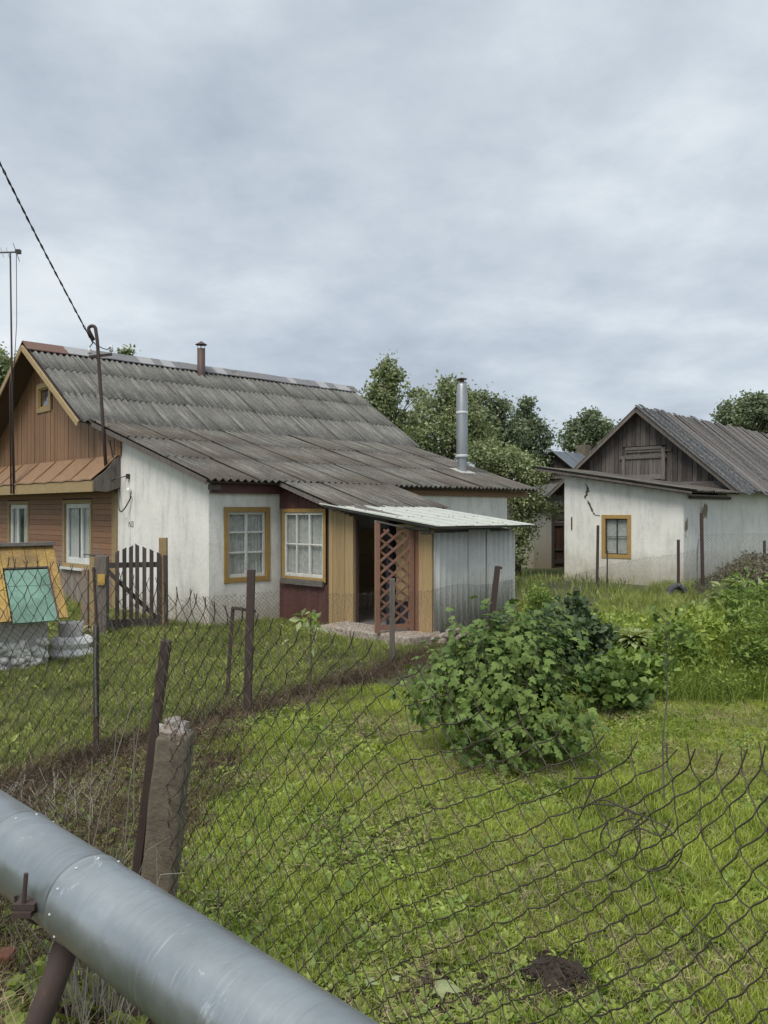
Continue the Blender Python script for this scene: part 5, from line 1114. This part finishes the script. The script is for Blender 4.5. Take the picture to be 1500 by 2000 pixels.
# curved strap leaves
def strap_plant(name, label, c, n, length, width, mat_, arch=.9, cat='plant', group=None, single=True, h0=0.):
    o = thing(name, label, cat, V(c[0], c[1], 0), group)
    for i in range(n):
        a = 2.399 * i + random.uniform(-.3, .3); L = length * random.uniform(.6, 1.1); el = random.uniform(.5, 1.35); m1 = MB(); d = Vector((math.cos(a), math.sin(a), 0)); s_ = Vector((-d.y, d.x, 0)); ns = 5; vs = []
        for k in range(ns + 1):
            f = k / ns; pos_ = V(c[0], c[1], h0) + d * (L * f * math.cos(el) + L * .35 * f * f) + Vector((0, 0, L * (f * math.sin(el) - arch * .55 * f * f))); w_ = width * (math.sin(math.pi * min(1, .12 + f * .88)) ** .8) * .5 + .002; vs += [pos_ - s_ * w_ + Vector((0, 0, w_ * .35)), pos_, pos_ + s_ * w_ + Vector((0, 0, w_ * .35))]
        m1.add(vs, [(3 * k + j, 3 * k + j + 1, 3 * k + j + 4, 3 * k + j + 3) for k in range(ns) for j in (0, 1)]); m1.build('leaf', mat_, o, True)
    return o
strap_plant('hosta', 'large cream variegated hosta behind the leafy clump', px3(1238, 10.5, 0), 120, .40, .075, 'hosta', .9, h0=.34)
strap_plant('hosta', 'small cream leaved plant left of the old tyre post', px3(1292, 12.2, 0), 12, .40, .08, 'pale_leaf', .9, h0=.1)
strap_plant('hosta', 'low pale plant with three upright leaves in bare soil', px3(1338, 12.0, 0), 12, .36, .09, 'pale_leaf', .7, h0=.1)
strap_plant('hosta', 'white edged hosta growing behind the whitewashed planter', px3(147, 12.1, 0), 60, .45, .07, 'hosta', .9, h0=.12)
strap_plant('lily_clump', 'clump of arching strap leaves at the lawn edge', px3(1390, 9.3, 0), 26, .34, .035, 'lush', .9)
o = strap_plant('young_shrub', 'tall pale leaved young shrub at right in front of the grey weeds', px3(1440, 12.0, 0), 20, .26, .11, 'pale_leaf', .9, h0=.92)
for z0 in (.55, .72): 
    for i in range(12):
        pass
leafy_bush('young_shrub', 'pale variegated low shrub left of the tall pale shrub', px3(1410, 12.1, .60), (.26, .22, .30), 260, .16, 'pale_leaf', .3)
leafy_bush('young_shrub', 'yellowish leafy shrub under the tall pale shrub', px3(1455, 11.9, .55), (.30, .22, .42), 420, .16, 'pale_leaf', .28)
# young tree in the yard and thin sapling on the lawn
yb = gr(602, 1392); o = thing('sapling', 'young fruit tree with curled pale leaves behind the middle fence', 'sapling', yb); yt = at(606, 1195, yb.y)
mb = MB(); mb.tube([yb, at(608, 1300, yb.y), yt], .012, 6, .006); mb.build('stem', 'bark', o)
for i in range(46):
    f = random.random() ** .6; p = yb.lerp(yt, .66 + .36 * f) + Vector((random.uniform(-.22, .16) * (1.25 - f), random.uniform(-.15, .15), random.uniform(-.04, .04))); v, fq_ = leaf_arrays(np.array([list(p)]), .11, .3, .1, .5); m1 = MB(); m1.add([tuple(q) for q in v], [(0, 1, 2, 3)]); m1.build('leaf', 'pale_leaf' if i % 3 else 'lush', o)
sb_ = gr(1298, 1582); o = thing('sapling', 'thin bare stemmed sapling with sparse dull leaves on the right lawn', 'sapling', sb_); st_ = at(1302, 1255, sb_.y)
mb = MB(); mb.tube([sb_, at(1294, 1450, sb_.y), at(1303, 1360, sb_.y), st_], .0065, 6, .004); mb.build('stem', 'grey_wood', o)
p, _ = blobs_to_points([(st_.x, st_.y, st_.z + .02, .13, .13, .20)], 110, clumps=16, sigma=.04); v, f = leaf_arrays(p, .055, .3, .1, .2); v -= np.array(sb_); q = link('foliage', fromnp('foliage', v, f, 4), 'currant', o); q['kind'] = 'stuff'
mb = MB()
for k in range(14): a = Vector(p[k * 5]); mb.tube([Vector((st_.x, st_.y, a.z - .06)), a], .003, 3, cap=False)
mb.build('twigs', 'bark', o)
# molehill
mh = gr(1085, 1905); n = 28; vs = []; fs_ = []
for i in range(9):
    for k in range(n): a = 2 * math.pi * k / n; f = i / 8; r_ = .115 * f * (1 + .18 * math.sin(3 * a + 1) + .1 * math.sin(7 * a)); vs.append((mh.x + r_ * math.cos(a) * 1.05, mh.y + r_ * math.sin(a), .06 * (1 - f ** 1.7) + random.uniform(-.008, .010) - .01 * (f == 1)))
for i in range(8):
    for k in range(n): fs_.append((i * n + k, i * n + (k + 1) % n, (i + 1) * n + (k + 1) % n, (i + 1) * n + k))
mb = MB(); mb.add(vs, fs_); 
for i in range(260): a = random.uniform(0, 6.28); r_ = .15 * math.sqrt(random.random()); c_ = V(mh.x + r_ * math.cos(a), mh.y + r_ * math.sin(a), .058 * (1 - (r_ / .115) ** 1.7 if r_ < .115 else 0) + .004); s_ = random.uniform(.003, .010); mb.lathe(c_, [(0, -s_), (s_, -.2 * s_), (s_ * .8, s_ * .6), (0, s_)], 5)
tag(mb.build('molehill', 'soil', None, True), 'fresh dark molehill in the grass at lower right', 'molehill')

# ---- scattered stuff through geometry nodes
def proto(name, verts, faces, mat_, nper):
    me = fromnp(name, np.array(verts), np.array(faces).ravel(), nper); me.materials.append(M[mat_]); return bpy.data.objects.new(name, me)
def blades(name, nb, h, spread, w, bend, mat_, seed, segs=3, up=1., hvar=.5):
    r_ = np.random.default_rng(seed); vs, fs_ = [], []
    for i in range(nb):
        a = r_.uniform(0, 6.283); b0_ = np.array([r_.normal(0, spread * .4), r_.normal(0, spread * .4), 0]); H = h * r_.uniform(1 - hvar, 1.1); bd = r_.uniform(.1, 1) * bend * H; dx = np.array([math.cos(a), math.sin(a), 0]); sx = np.array([-dx[1], dx[0], 0]) if r_.random() < .5 else np.array([1, 0, 0]) * math.cos(a * 3) + np.array([0, 1, 0]) * math.sin(a * 3); W0 = w * r_.uniform(.6, 1.2); o = len(vs)
        for k in range(segs + 1):
            f = k / segs; c_ = b0_ + dx * bd * f ** 1.8 + np.array([0, 0, H * f * (1 - .25 * bend * f)]); ww = W0 * (1 - f ** 1.5) * .5 + .0002; vs += [c_ - sx * ww, c_ + sx * ww]
        for k in range(segs): fs_.append((o + 2 * k, o + 2 * k + 1, o + 2 * k + 3, o + 2 * k + 2))
    return proto(name, vs, fs_, mat_, 4)
def rosette(name, nl, L, w, mat_, seed, lift=.5):
    r_ = np.random.default_rng(seed); vs, fs_ = [], []
    for i in range(nl):
        a = r_.uniform(0, 6.283); d = np.array([math.cos(a), math.sin(a), 0]); s_ = np.array([-d[1], d[0], 0]); l = L * r_.uniform(.5, 1.1); e = r_.uniform(.15, 1) * lift; o = len(vs); prof = [0.12, .55, 1, .75, .05]
        for k, pw in enumerate(prof):
            f = k / 4; c_ = d * l * f * math.cos(e) + np.array([0, 0, l * (f * math.sin(e) + .05) - .25 * l * f * f]); vs += [c_ - s_ * w * l * pw + np.array([0, 0, .06 * l * pw]), c_, c_ + s_ * w * l * pw + np.array([0, 0, .06 * l * pw])]
        for k in range(4):
            for j in (0, 1): fs_.append((o + 3 * k + j, o + 3 * k + j + 1, o + 3 * k + j + 4, o + 3 * k + j + 3))
    return proto(name, vs, fs_, mat_, 4)
def leafy_stem(name, h, nl, L, mat_, seed, width=.3, nst=3):
    r_ = np.random.default_rng(seed); pos = []; vs = []; fs_ = []
    for s_ in range(nst):
        b0_ = r_.normal(0, .05, 3); lean = r_.normal(0, .12, 3); 
        for k in range(nl): f = (k + 1) / nl; pos.append([b0_[0] + lean[0] * f * h, b0_[1] + lean[1] * f * h, h * f * (1 - .2 * s_ / nst)])
    v, f = leaf_arrays(np.array(pos), L, width, .15, .0, rs=r_); return proto(name, v, f, mat_, 4)
def scatter(name, label, cat, protos, pts, scale, tilt=.15):
    n = len(pts); me = bpy.data.meshes.new(name); me.vertices.add(n); me.vertices.foreach_set('co', np.asarray(pts, np.float32).ravel())
    rot = np.stack([rng.normal(0, tilt, n), rng.normal(0, tilt, n), rng.uniform(0, 6.283, n)], 1).astype(np.float32)
    a = me.attributes.new('rot', 'FLOAT_VECTOR', 'POINT'); a.data.foreach_set('vector', rot.ravel()); a = me.attributes.new('scl', 'FLOAT', 'POINT'); a.data.foreach_set('value', np.asarray(scale, np.float32)); a = me.attributes.new('idx', 'INT', 'POINT'); a.data.foreach_set('value', rng.integers(0, len(protos), n).astype(np.int32)); me.update()
    o = bpy.data.objects.new(name, me); COL.objects.link(o); ng = bpy.data.node_groups.new(name, 'GeometryNodeTree'); ng.interface.new_socket('Geometry', in_out='INPUT', socket_type='NodeSocketGeometry'); ng.interface.new_socket('Geometry', in_out='OUTPUT', socket_type='NodeSocketGeometry')
    gi = ng.nodes.new('NodeGroupInput'); go = ng.nodes.new('NodeGroupOutput'); iop = ng.nodes.new('GeometryNodeInstanceOnPoints'); jn = ng.nodes.new('GeometryNodeJoinGeometry'); L = ng.links.new
    for pr in reversed(protos):
        oi = ng.nodes.new('GeometryNodeObjectInfo'); oi.inputs['Object'].default_value = pr; oi.inputs['As Instance'].default_value = True; L(oi.outputs['Geometry'], jn.inputs[0])
    def attr(nm, ty):
        x = ng.nodes.new('GeometryNodeInputNamedAttribute'); x.data_type = ty; x.inputs[0].default_value = nm; return x.outputs[0]
    L(gi.outputs[0], iop.inputs['Points']); L(jn.outputs[0], iop.inputs['Instance']); iop.inputs['Pick Instance'].default_value = True; L(attr('idx', 'INT'), iop.inputs['Instance Index']); L(attr('rot', 'FLOAT_VECTOR'), iop.inputs['Rotation']); L(attr('scl', 'FLOAT'), iop.inputs['Scale']); L(iop.outputs[0], go.inputs[0])
    md = o.modifiers.new('scatter', 'NODES'); md.node_group = ng; tag(o, label, cat, kind='stuff'); return o
def vnoise(x, y, s, seed=0.):
    return .5 + .25 * (np.sin(x * s * 1.7 + seed) * np.cos(y * s * 1.3 + seed * 2) + np.sin(x * s * .6 - y * s * .9 + seed * 3) * np.cos(x * s * .4 + y * s * 1.1)) + .12 * np.sin(x * s * 4.1 + seed) * np.sin(y * s * 3.7 - seed)
def to_house(x, y):
    dx, dy = x - C.x, y - C.y; return dx * U.x + dy * U.y, dx * Wv.x + dy * Wv.y
def free_mask(x, y):
    a, s = to_house(x, y); m = ~((a > -.0) & (a < 8.5) & (s > -.0) & (s < 10.8)); m &= ~((a > 1.5) & (a < 3.55) & (s > -3.9) & (s < .1)); m &= ~((a > .9) & (a < 1.6) & (s > -4.0) & (s < -1.9))
    dx, dy = x - K.x, y - K.y; a2 = dx * UB.x + dy * UB.y; s2 = dx * WB.x + dy * WB.y; m &= ~((a2 > 0) & (s2 > -.0) & (a2 < 16)); m &= np.hypot(x - mh.x, y - mh.y) > .15; 
    m &= ~((np.abs((x - wr.x) * Rw.x + (y - wr.y) * Rw.y) < .62) & (np.abs((x - wr.x) * Dw.x + (y - wr.y) * Dw.y) < .5)); return m
def area(n, x0, x1, y0, y1):
    x = rng.uniform(x0, x1, n); y = rng.uniform(y0, y1, n); m = (np.abs(x) < .50 * y + .9) & free_mask(x, y); return x[m], y[m]
sB = lambda x, y: (x - BP0.x) * -dB.y + (y - BP0.y) * dB.x       # >0 : house side of the middle fence
sA = lambda x, y: np.where(x < AE_.x, (x - AE_.x) * dA2.y - (y - AE_.y) * dA2.x, (x - AS.x) * dA.y * 1. + (y - AS.y) * -dA.x)    # >0 : garden side of the near fence
def P(x, y, dz=0.): return np.stack([x, y, ground_z_np(x, y) + dz], 1)
G1 = [blades('tuft', 16, .075, .05, .0042, .8, 'grass', 10 + i) for i in range(4)] + [blades('tuft', 12, .045, .06, .005, 1.2, 'grass', 30 + i) for i in range(2)] + [blades('tuft', 8, .06, .06, .004, 1.3, 'straw', 40)]
x, y = area(125000, -2.6, 4.9, 2.2, 9.6); strip = np.abs(sB(x, y)); m = (sB(x, y) < -.12) & (sA(x, y) > -.05) & (x > -1.35 + .25 * np.sin(y * 5))
dens = np.clip(1.35 - y * .07, .55, 1) * np.clip(vnoise(x, y, 1.9, 2.) * 1.5 + .12, .25, 1) * np.clip((strip - .1) / .5, .15, 1) * (1 - .7 * np.exp(-(((x - .15) / .5) ** 2 + ((y - 3.45) / .35) ** 2))) * np.clip(2.6 * vnoise(x, y, 4.7, 21.) - .35, .22, 1); m &= rng.random(len(x)) < dens; x, y = x[m], y[m]
scatter('lawn_grass', 'short bright green lawn grass between the near fence and the currant bush', 'grass', G1, P(x, y), rng.uniform(.6, 1.15, len(x)) * (.75 + .6 * vnoise(x, y, 2.3, 5.)) * np.where((np.hypot(x - 1.7, y - 5.3) < .7), 1.5, 1.))
RO = [rosette('weed', 8, .038, .30, 'weed', i, 1.2) for i in range(3)] + [rosette('weed', 9, .060, .15, 'weed', 10 + i, .8) for i in range(3)] + [rosette('weed', 6, .075, .18, 'lush', 20, 1.0)]
x, y = area(40000, -2.4, 4.5, 2.3, 8.8); m = (sB(x, y) < -.2) & (sA(x, y) > -.1); w_ = np.clip(vnoise(x, y, 1.3, 9.) * 1.3 - .15 + .5 * np.exp(-((x + .6) ** 2 + (y - 4.6) ** 2) / 2.6), .06, 1); m &= rng.random(len(x)) < w_; x, y = x[m], y[m]
scatter('lawn_weeds', 'low broad leaved weeds and dandelions growing through the lawn', 'weeds', RO, P(x, y, .008), rng.uniform(.5, 1.25, len(x)), .25)
ST = [blades('straw', 9, .05, .07, .003, 2.2, 'straw', 60 + i, 3) for i in range(3)]
x, y = area(26000, -2.4, 4.9, 2.3, 9.); m = (sB(x, y) < -.1) & (sA(x, y) > -.1) & (rng.random(len(x)) < np.clip(1.7 * vnoise(x, y, 2.2, 14.) - .5, .10, 1)); x, y = x[m], y[m]
scatter('dry_clippings', 'dry straw coloured clippings lying in patches on the lawn', 'dry grass', ST, P(x, y, .03), rng.uniform(.6, 1.2, len(x)), .9)
G2 = [blades('tuft', 16, .15, .07, .0065, .8, 'grass_yard', 110 + i) for i in range(4)] + [blades('tuft', 10, .12, .06, .006, 1., 'straw', 140)]
x, y = area(60000, -9., 3., 5.4, 18.5); m = (sB(x, y) > .05); m &= rng.random(len(x)) < np.clip((sB(x, y) + .1) / .7, .1, 1) * np.clip(1.15 - y * .03, .5, 1); x, y = x[m], y[m]
scatter('yard_grass', 'uneven green yard grass between the middle fence and the house', 'grass', G2, P(x, y), rng.uniform(.45, 1.0, len(x)) * (.6 + .8 * vnoise(x, y, 1.6, 3.)))
RY = [rosette('weed', 8, .09, .13, 'grass_yard', 50 + i, 1.2) for i in range(3)]
x, y = area(2600, -9., 3., 5.8, 18.); m = (sB(x, y) > .3) & (rng.random(len(x)) < .6); x, y = x[m], y[m]; scatter('yard_weeds', 'broad leaved weeds in the yard grass before the house', 'weeds', RY, P(x, y, .03), rng.uniform(.6, 1.4, len(x)), .3)
G4 = [blades('tuft', 14, .30, .10, .010, .7, 'grass_yard', 210 + i) for i in range(3)] + [blades('tuft', 12, .26, .1, .009, .9, 'grass_long', 230), blades('tuft', 8, .3, .1, .007, .8, 'straw', 231)]
x, y = area(60000, -2., 16., 11.6, 32.); m = (sB(x, y) < -.1) & (rng.random(len(x)) < np.clip(1.6 - y * .045, .35, 1)); x, y = x[m], y[m]
scatter('rough_grass', 'rough uncut grass reaching from the garden bed to the barn', 'grass', G4, P(x, y), rng.uniform(.45, 1.1, len(x)) * (.6 + .6 * vnoise(x, y, .9, 3.)))
G4b = [blades('tuft', 18, .3, .5, .02, .7, 'grass_yard', 260 + i, 2) for i in range(2)]
x = rng.uniform(-60, 60, 26000); y = rng.uniform(17, 95, 26000); m = free_mask(x, y) & (np.abs(x) < .62 * y); x, y = x[m], y[m]; scatter('meadow', 'green meadow beyond the buildings', 'grass', G4b, P(x, y), rng.uniform(.7, 1.4, len(x)))
G5 = [blades('tuft', 14, .66, .12, .011, .8, 'grass_long', 310 + i, 4, hvar=.35) for i in range(9)] + [leafy_stem('weed', .45, 10, .10, 'lush', 320 + i, .16) for i in range(3)] + [leafy_stem('weed', .55, 12, .09, 'grass_long', 330 + i, .22) for i in range(2)]
x = rng.uniform(1.9, 7.2, 14000); y = rng.uniform(8.6, 12.4, 14000); m = (x > 2.0 + (y - 8.7) * .28) & (x < .52 * y + .4) & (rng.random(14000) < .66 * np.clip((x - 2.2) * .8, .15, 1)); x, y = x[m], y[m]
inh = np.abs(750 + F_ * x / y - 1238) < 62; hs = np.where(inh & (y < 10.5), .5, 1.22) * (.5 + .42 * np.clip((y - 8.7) / 1.2, 0, 1) - .15 * np.clip((y - 11) / 1.5, 0, 1)); scatter('tall_grass', 'tall bright green grass and weeds in the garden bed at right', 'tall grass', G5, P(x, y), rng.uniform(.75, 1.15, len(x)) * hs * (.75 + .5 * vnoise(x, y, 2.2, 8.)), .12)
GW_ = [blades('weed', 12, 1.0, .25, .008, .5, 'grey_bush', 410 + i, 4, hvar=.5) for i in range(3)] + [leafy_stem('weed', .9, 22, .07, 'grey_bush', 420 + i, .3, 4) for i in range(3)] + [leafy_stem('weed', .8, 16, .09, 'tree_dark', 430, .3, 4)]
x = rng.uniform(6.7, 12.5, 5200); y = rng.uniform(17.2, 22.0, 5200); m = free_mask(x, y) & (x / y > .365 + .02 * vnoise(x, y, 2.)); x, y = x[m], y[m]; hh_ = np.clip((x / y - .36) / .07, .35, 1.0)
scatter('grey_weeds', 'grey brown thicket of dead weeds along the barn fence at right', 'dead weeds', GW_, P(x, y), rng.uniform(.6, 1.15, len(x)) * hh_)
TH = [blades('thatch', 16, .10, .16, .0045, 2.0, 'thatch', 510 + i, 3) for i in range(3)] + [blades('thatch', 12, .14, .14, .004, 1.2, 'thatch', 520 + i, 3) for i in range(2)] + [blades('thatch', 8, .10, .16, .004, 1.8, 'straw', 530)]
x, y = area(60000, -5., 2.6, 2.2, 14.5); s_ = sB(x, y); k1_ = np.exp(-((s_ + .05) / .24) ** 2) * np.clip(1.2 - (y - 5) * .07, .35, 1); nearleft = ((sA(x, y) < .15) & (s_ < .15)) | ((s_ < .2) & (x < -1.15 - .1 * np.sin(y * 7)) & (y < 7.6)); m = rng.random(len(x)) < np.maximum(k1_, np.where(nearleft, .95, 0)); x, y = x[m], y[m]
scatter('dead_thatch', 'matted brown dead grass along the foot of both wire fences', 'dead grass', TH, P(x, y), rng.uniform(.6, 1.3, len(x)), .35)
x, y = area(7200, -3.6, 0., 2.0, 5.8); m = ((sA(x, y) < .25) | (x < -1.1)) & (rng.random(len(x)) < np.clip(vnoise(x, y, 2.6, 4.) * 1.2 - .2, .05, 1) * np.clip((5.3 - y) / 1.2, .08, 1)); x, y = x[m], y[m]; scatter('verge_weeds', 'small green weeds in the dead grass beside the pipe', 'weeds', RO, P(x, y, .02), rng.uniform(.5, 1.2, len(x)), .3)
x, y = area(1500, -2.2, -.6, 2.2, 4.6); m = (sA(x, y) < -.05) & (y < 3.9); x, y = x[m], y[m]; PW = [rosette('weed', 6, .12, .38, 'weed', 70 + i, 1.2) for i in range(2)]
m = np.exp(-(((x + 1.25) / .28) ** 2 + ((y - 3.5) / .3) ** 2)) > rng.random(len(x)) * .9; scatter('burdock_weeds', 'pale green large leaved weeds under the pipe', 'weeds', PW, P(x[m], y[m], .05), rng.uniform(.5, 1.0, int(m.sum())), .4)
x = rng.uniform(-2.6, -1.2, 2600); y = rng.uniform(2.4, 4.2, 2600); m = sA(x, y) < -.35; x, y = x[m], y[m]; SH = [blades('straw', 9, .22, .12, .007, 2.6, 'straw', 560 + i, 3) for i in range(3)]; scatter('straw_heap', 'pale dry straw lying under the pipe at lower left', 'straw', SH, P(x, y, .02), rng.uniform(.5, 1.1, len(x)), 1.2)
# dry grey stalks by the concrete post
dt = V(*pathA(q_of(262))[0]); dt = V(dt.x - .08, dt.y - .16, 0); o = thing('dry_stalks', 'pale grey dry weed stalks standing left of the concrete post', 'dry weed', dt); mb = MB()
for i in range(90):
    a = random.uniform(0, 6.28); s_ = dt + Vector((random.gauss(0, .10), random.gauss(0, .08), 0)); hgt = random.uniform(.25, .75); ln = random.uniform(.05, .35); e = s_ + Vector((math.cos(a) * ln, math.sin(a) * ln * .6, hgt)); m_ = s_.lerp(e, .5) + Vector((random.uniform(-.06, .06), random.uniform(-.06, .06), .05)); tl = e + Vector((math.cos(a) * .1, 0, random.uniform(-.12, .05))); mb.tube([s_, m_, e, tl], .0026, 4, .0009, cap=False)
for i in range(5):
    s_ = dt + Vector((random.uniform(-.12, .05), 0, 0)); e = at(random.choice([180, 235, 262, 285, 270]), random.uniform(1290, 1500), dt.y); mb.tube([s_, s_.lerp(e, .35) + Vector((random.uniform(-.08, .08), 0, 0)), s_.lerp(e, .7) + Vector((random.uniform(-.05, .05), 0, 0)), e], .0032, 4, .0012, cap=False)
q = mb.build('stalks', 'greytwig', o); q['kind'] = 'stuff'
mb = MB()
for i in range(120):
    c_ = gr(random.uniform(-40, 190), random.uniform(1545, 1640)); a = random.uniform(0, 6.28); l = random.uniform(.08, .35); mb.tube([c_ + Vector((0, 0, .02)), c_ + Vector((math.cos(a) * l * .5, math.sin(a) * l * .5, random.uniform(.05, .2))), c_ + Vector((math.cos(a) * l, math.sin(a) * l, random.uniform(.02, .12)))], .003, 3, .001, cap=False)
tag(mb.build('dry_twigs', 'greytwig'), 'tangle of dry grey twigs behind the pipe at the left edge', 'twigs', kind='stuff')
# fallen leaves, a brick end
for (x, y, s_, lab) in ((708, 1935, .075, 'pale dead leaf lying on the soil next to the pipe'), (840, 1945, .13, 'large grey green leaf on the soil at bottom centre'), (770, 1925, .05, 'small limp leaf between the pale dead leaf and the grey green leaf')):
    c_ = gr(x, y); me = lobed(77, s_); me.materials.append(M['pale_leaf'] if s_ < .1 else M['hosta']); o = bpy.data.objects.new('fallen_leaf', me); COL.objects.link(o); o.location = c_ + Vector((0, 0, .045)); o.rotation_euler = (.1, .15, x); tag(o, lab, 'leaf', 'fallen leaves by the pipe')
bk = gr(12, 1895); mb = MB(); mb.box(lambda t, d, z: bk + Vector((t, d, z)), -.10, .03, -.04, .05, .0, .08); tag(bevel(mb.build('brick', 'maroon_brick'), .008, 2), 'reddish brick end lying in the dead grass at the left edge', 'brick')
# bare branch bits under the bush
mb = MB()
for i in range(26):
    c_ = gr(random.uniform(1020, 1175), random.uniform(1470, 1530)); a = random.uniform(0, 6.28); l = random.uniform(.1, .35); mb.tube([c_ + Vector((0, 0, .02)), c_ + Vector((math.cos(a) * l, math.sin(a) * l, random.uniform(.02, .10)))], .0035, 4, .001, cap=False)
tag(mb.build('dead_twigs', 'greytwig'), 'dead twigs lying under the right side of the currant bush', 'twigs', kind='stuff')

mb = MB()
for i in range(900):
    q = random.random()
    if q < .5: c_ = V(random.gauss(.15, .38), random.gauss(3.42, .25), 0)
    elif q < .75: c_ = V(*(BP0 + dB * random.uniform(2.6, 7.5))) + Vector((dB.y, -dB.x, 0)) * random.gauss(.32, .14)
    else: c_ = V(random.uniform(-2.2, 3.), random.uniform(3., 7.), 0)
    if c_.y < 2.4 or float(sA(np.array([c_.x]), np.array([c_.y]))[0]) < -.3: continue
    s_ = random.uniform(.006, .022); c_.z = ground_z(c_.x, c_.y) + s_ * .4; mb.lathe(c_, [(0, -s_), (s_ * random.uniform(.8, 1.2), -.3 * s_), (s_ * .8, s_ * .4), (0, s_ * .7)], 5)
tag(mb.build('soil_clods', 'soil'), 'small dark clods of soil on the bare patches of the lawn', 'soil', kind='stuff')
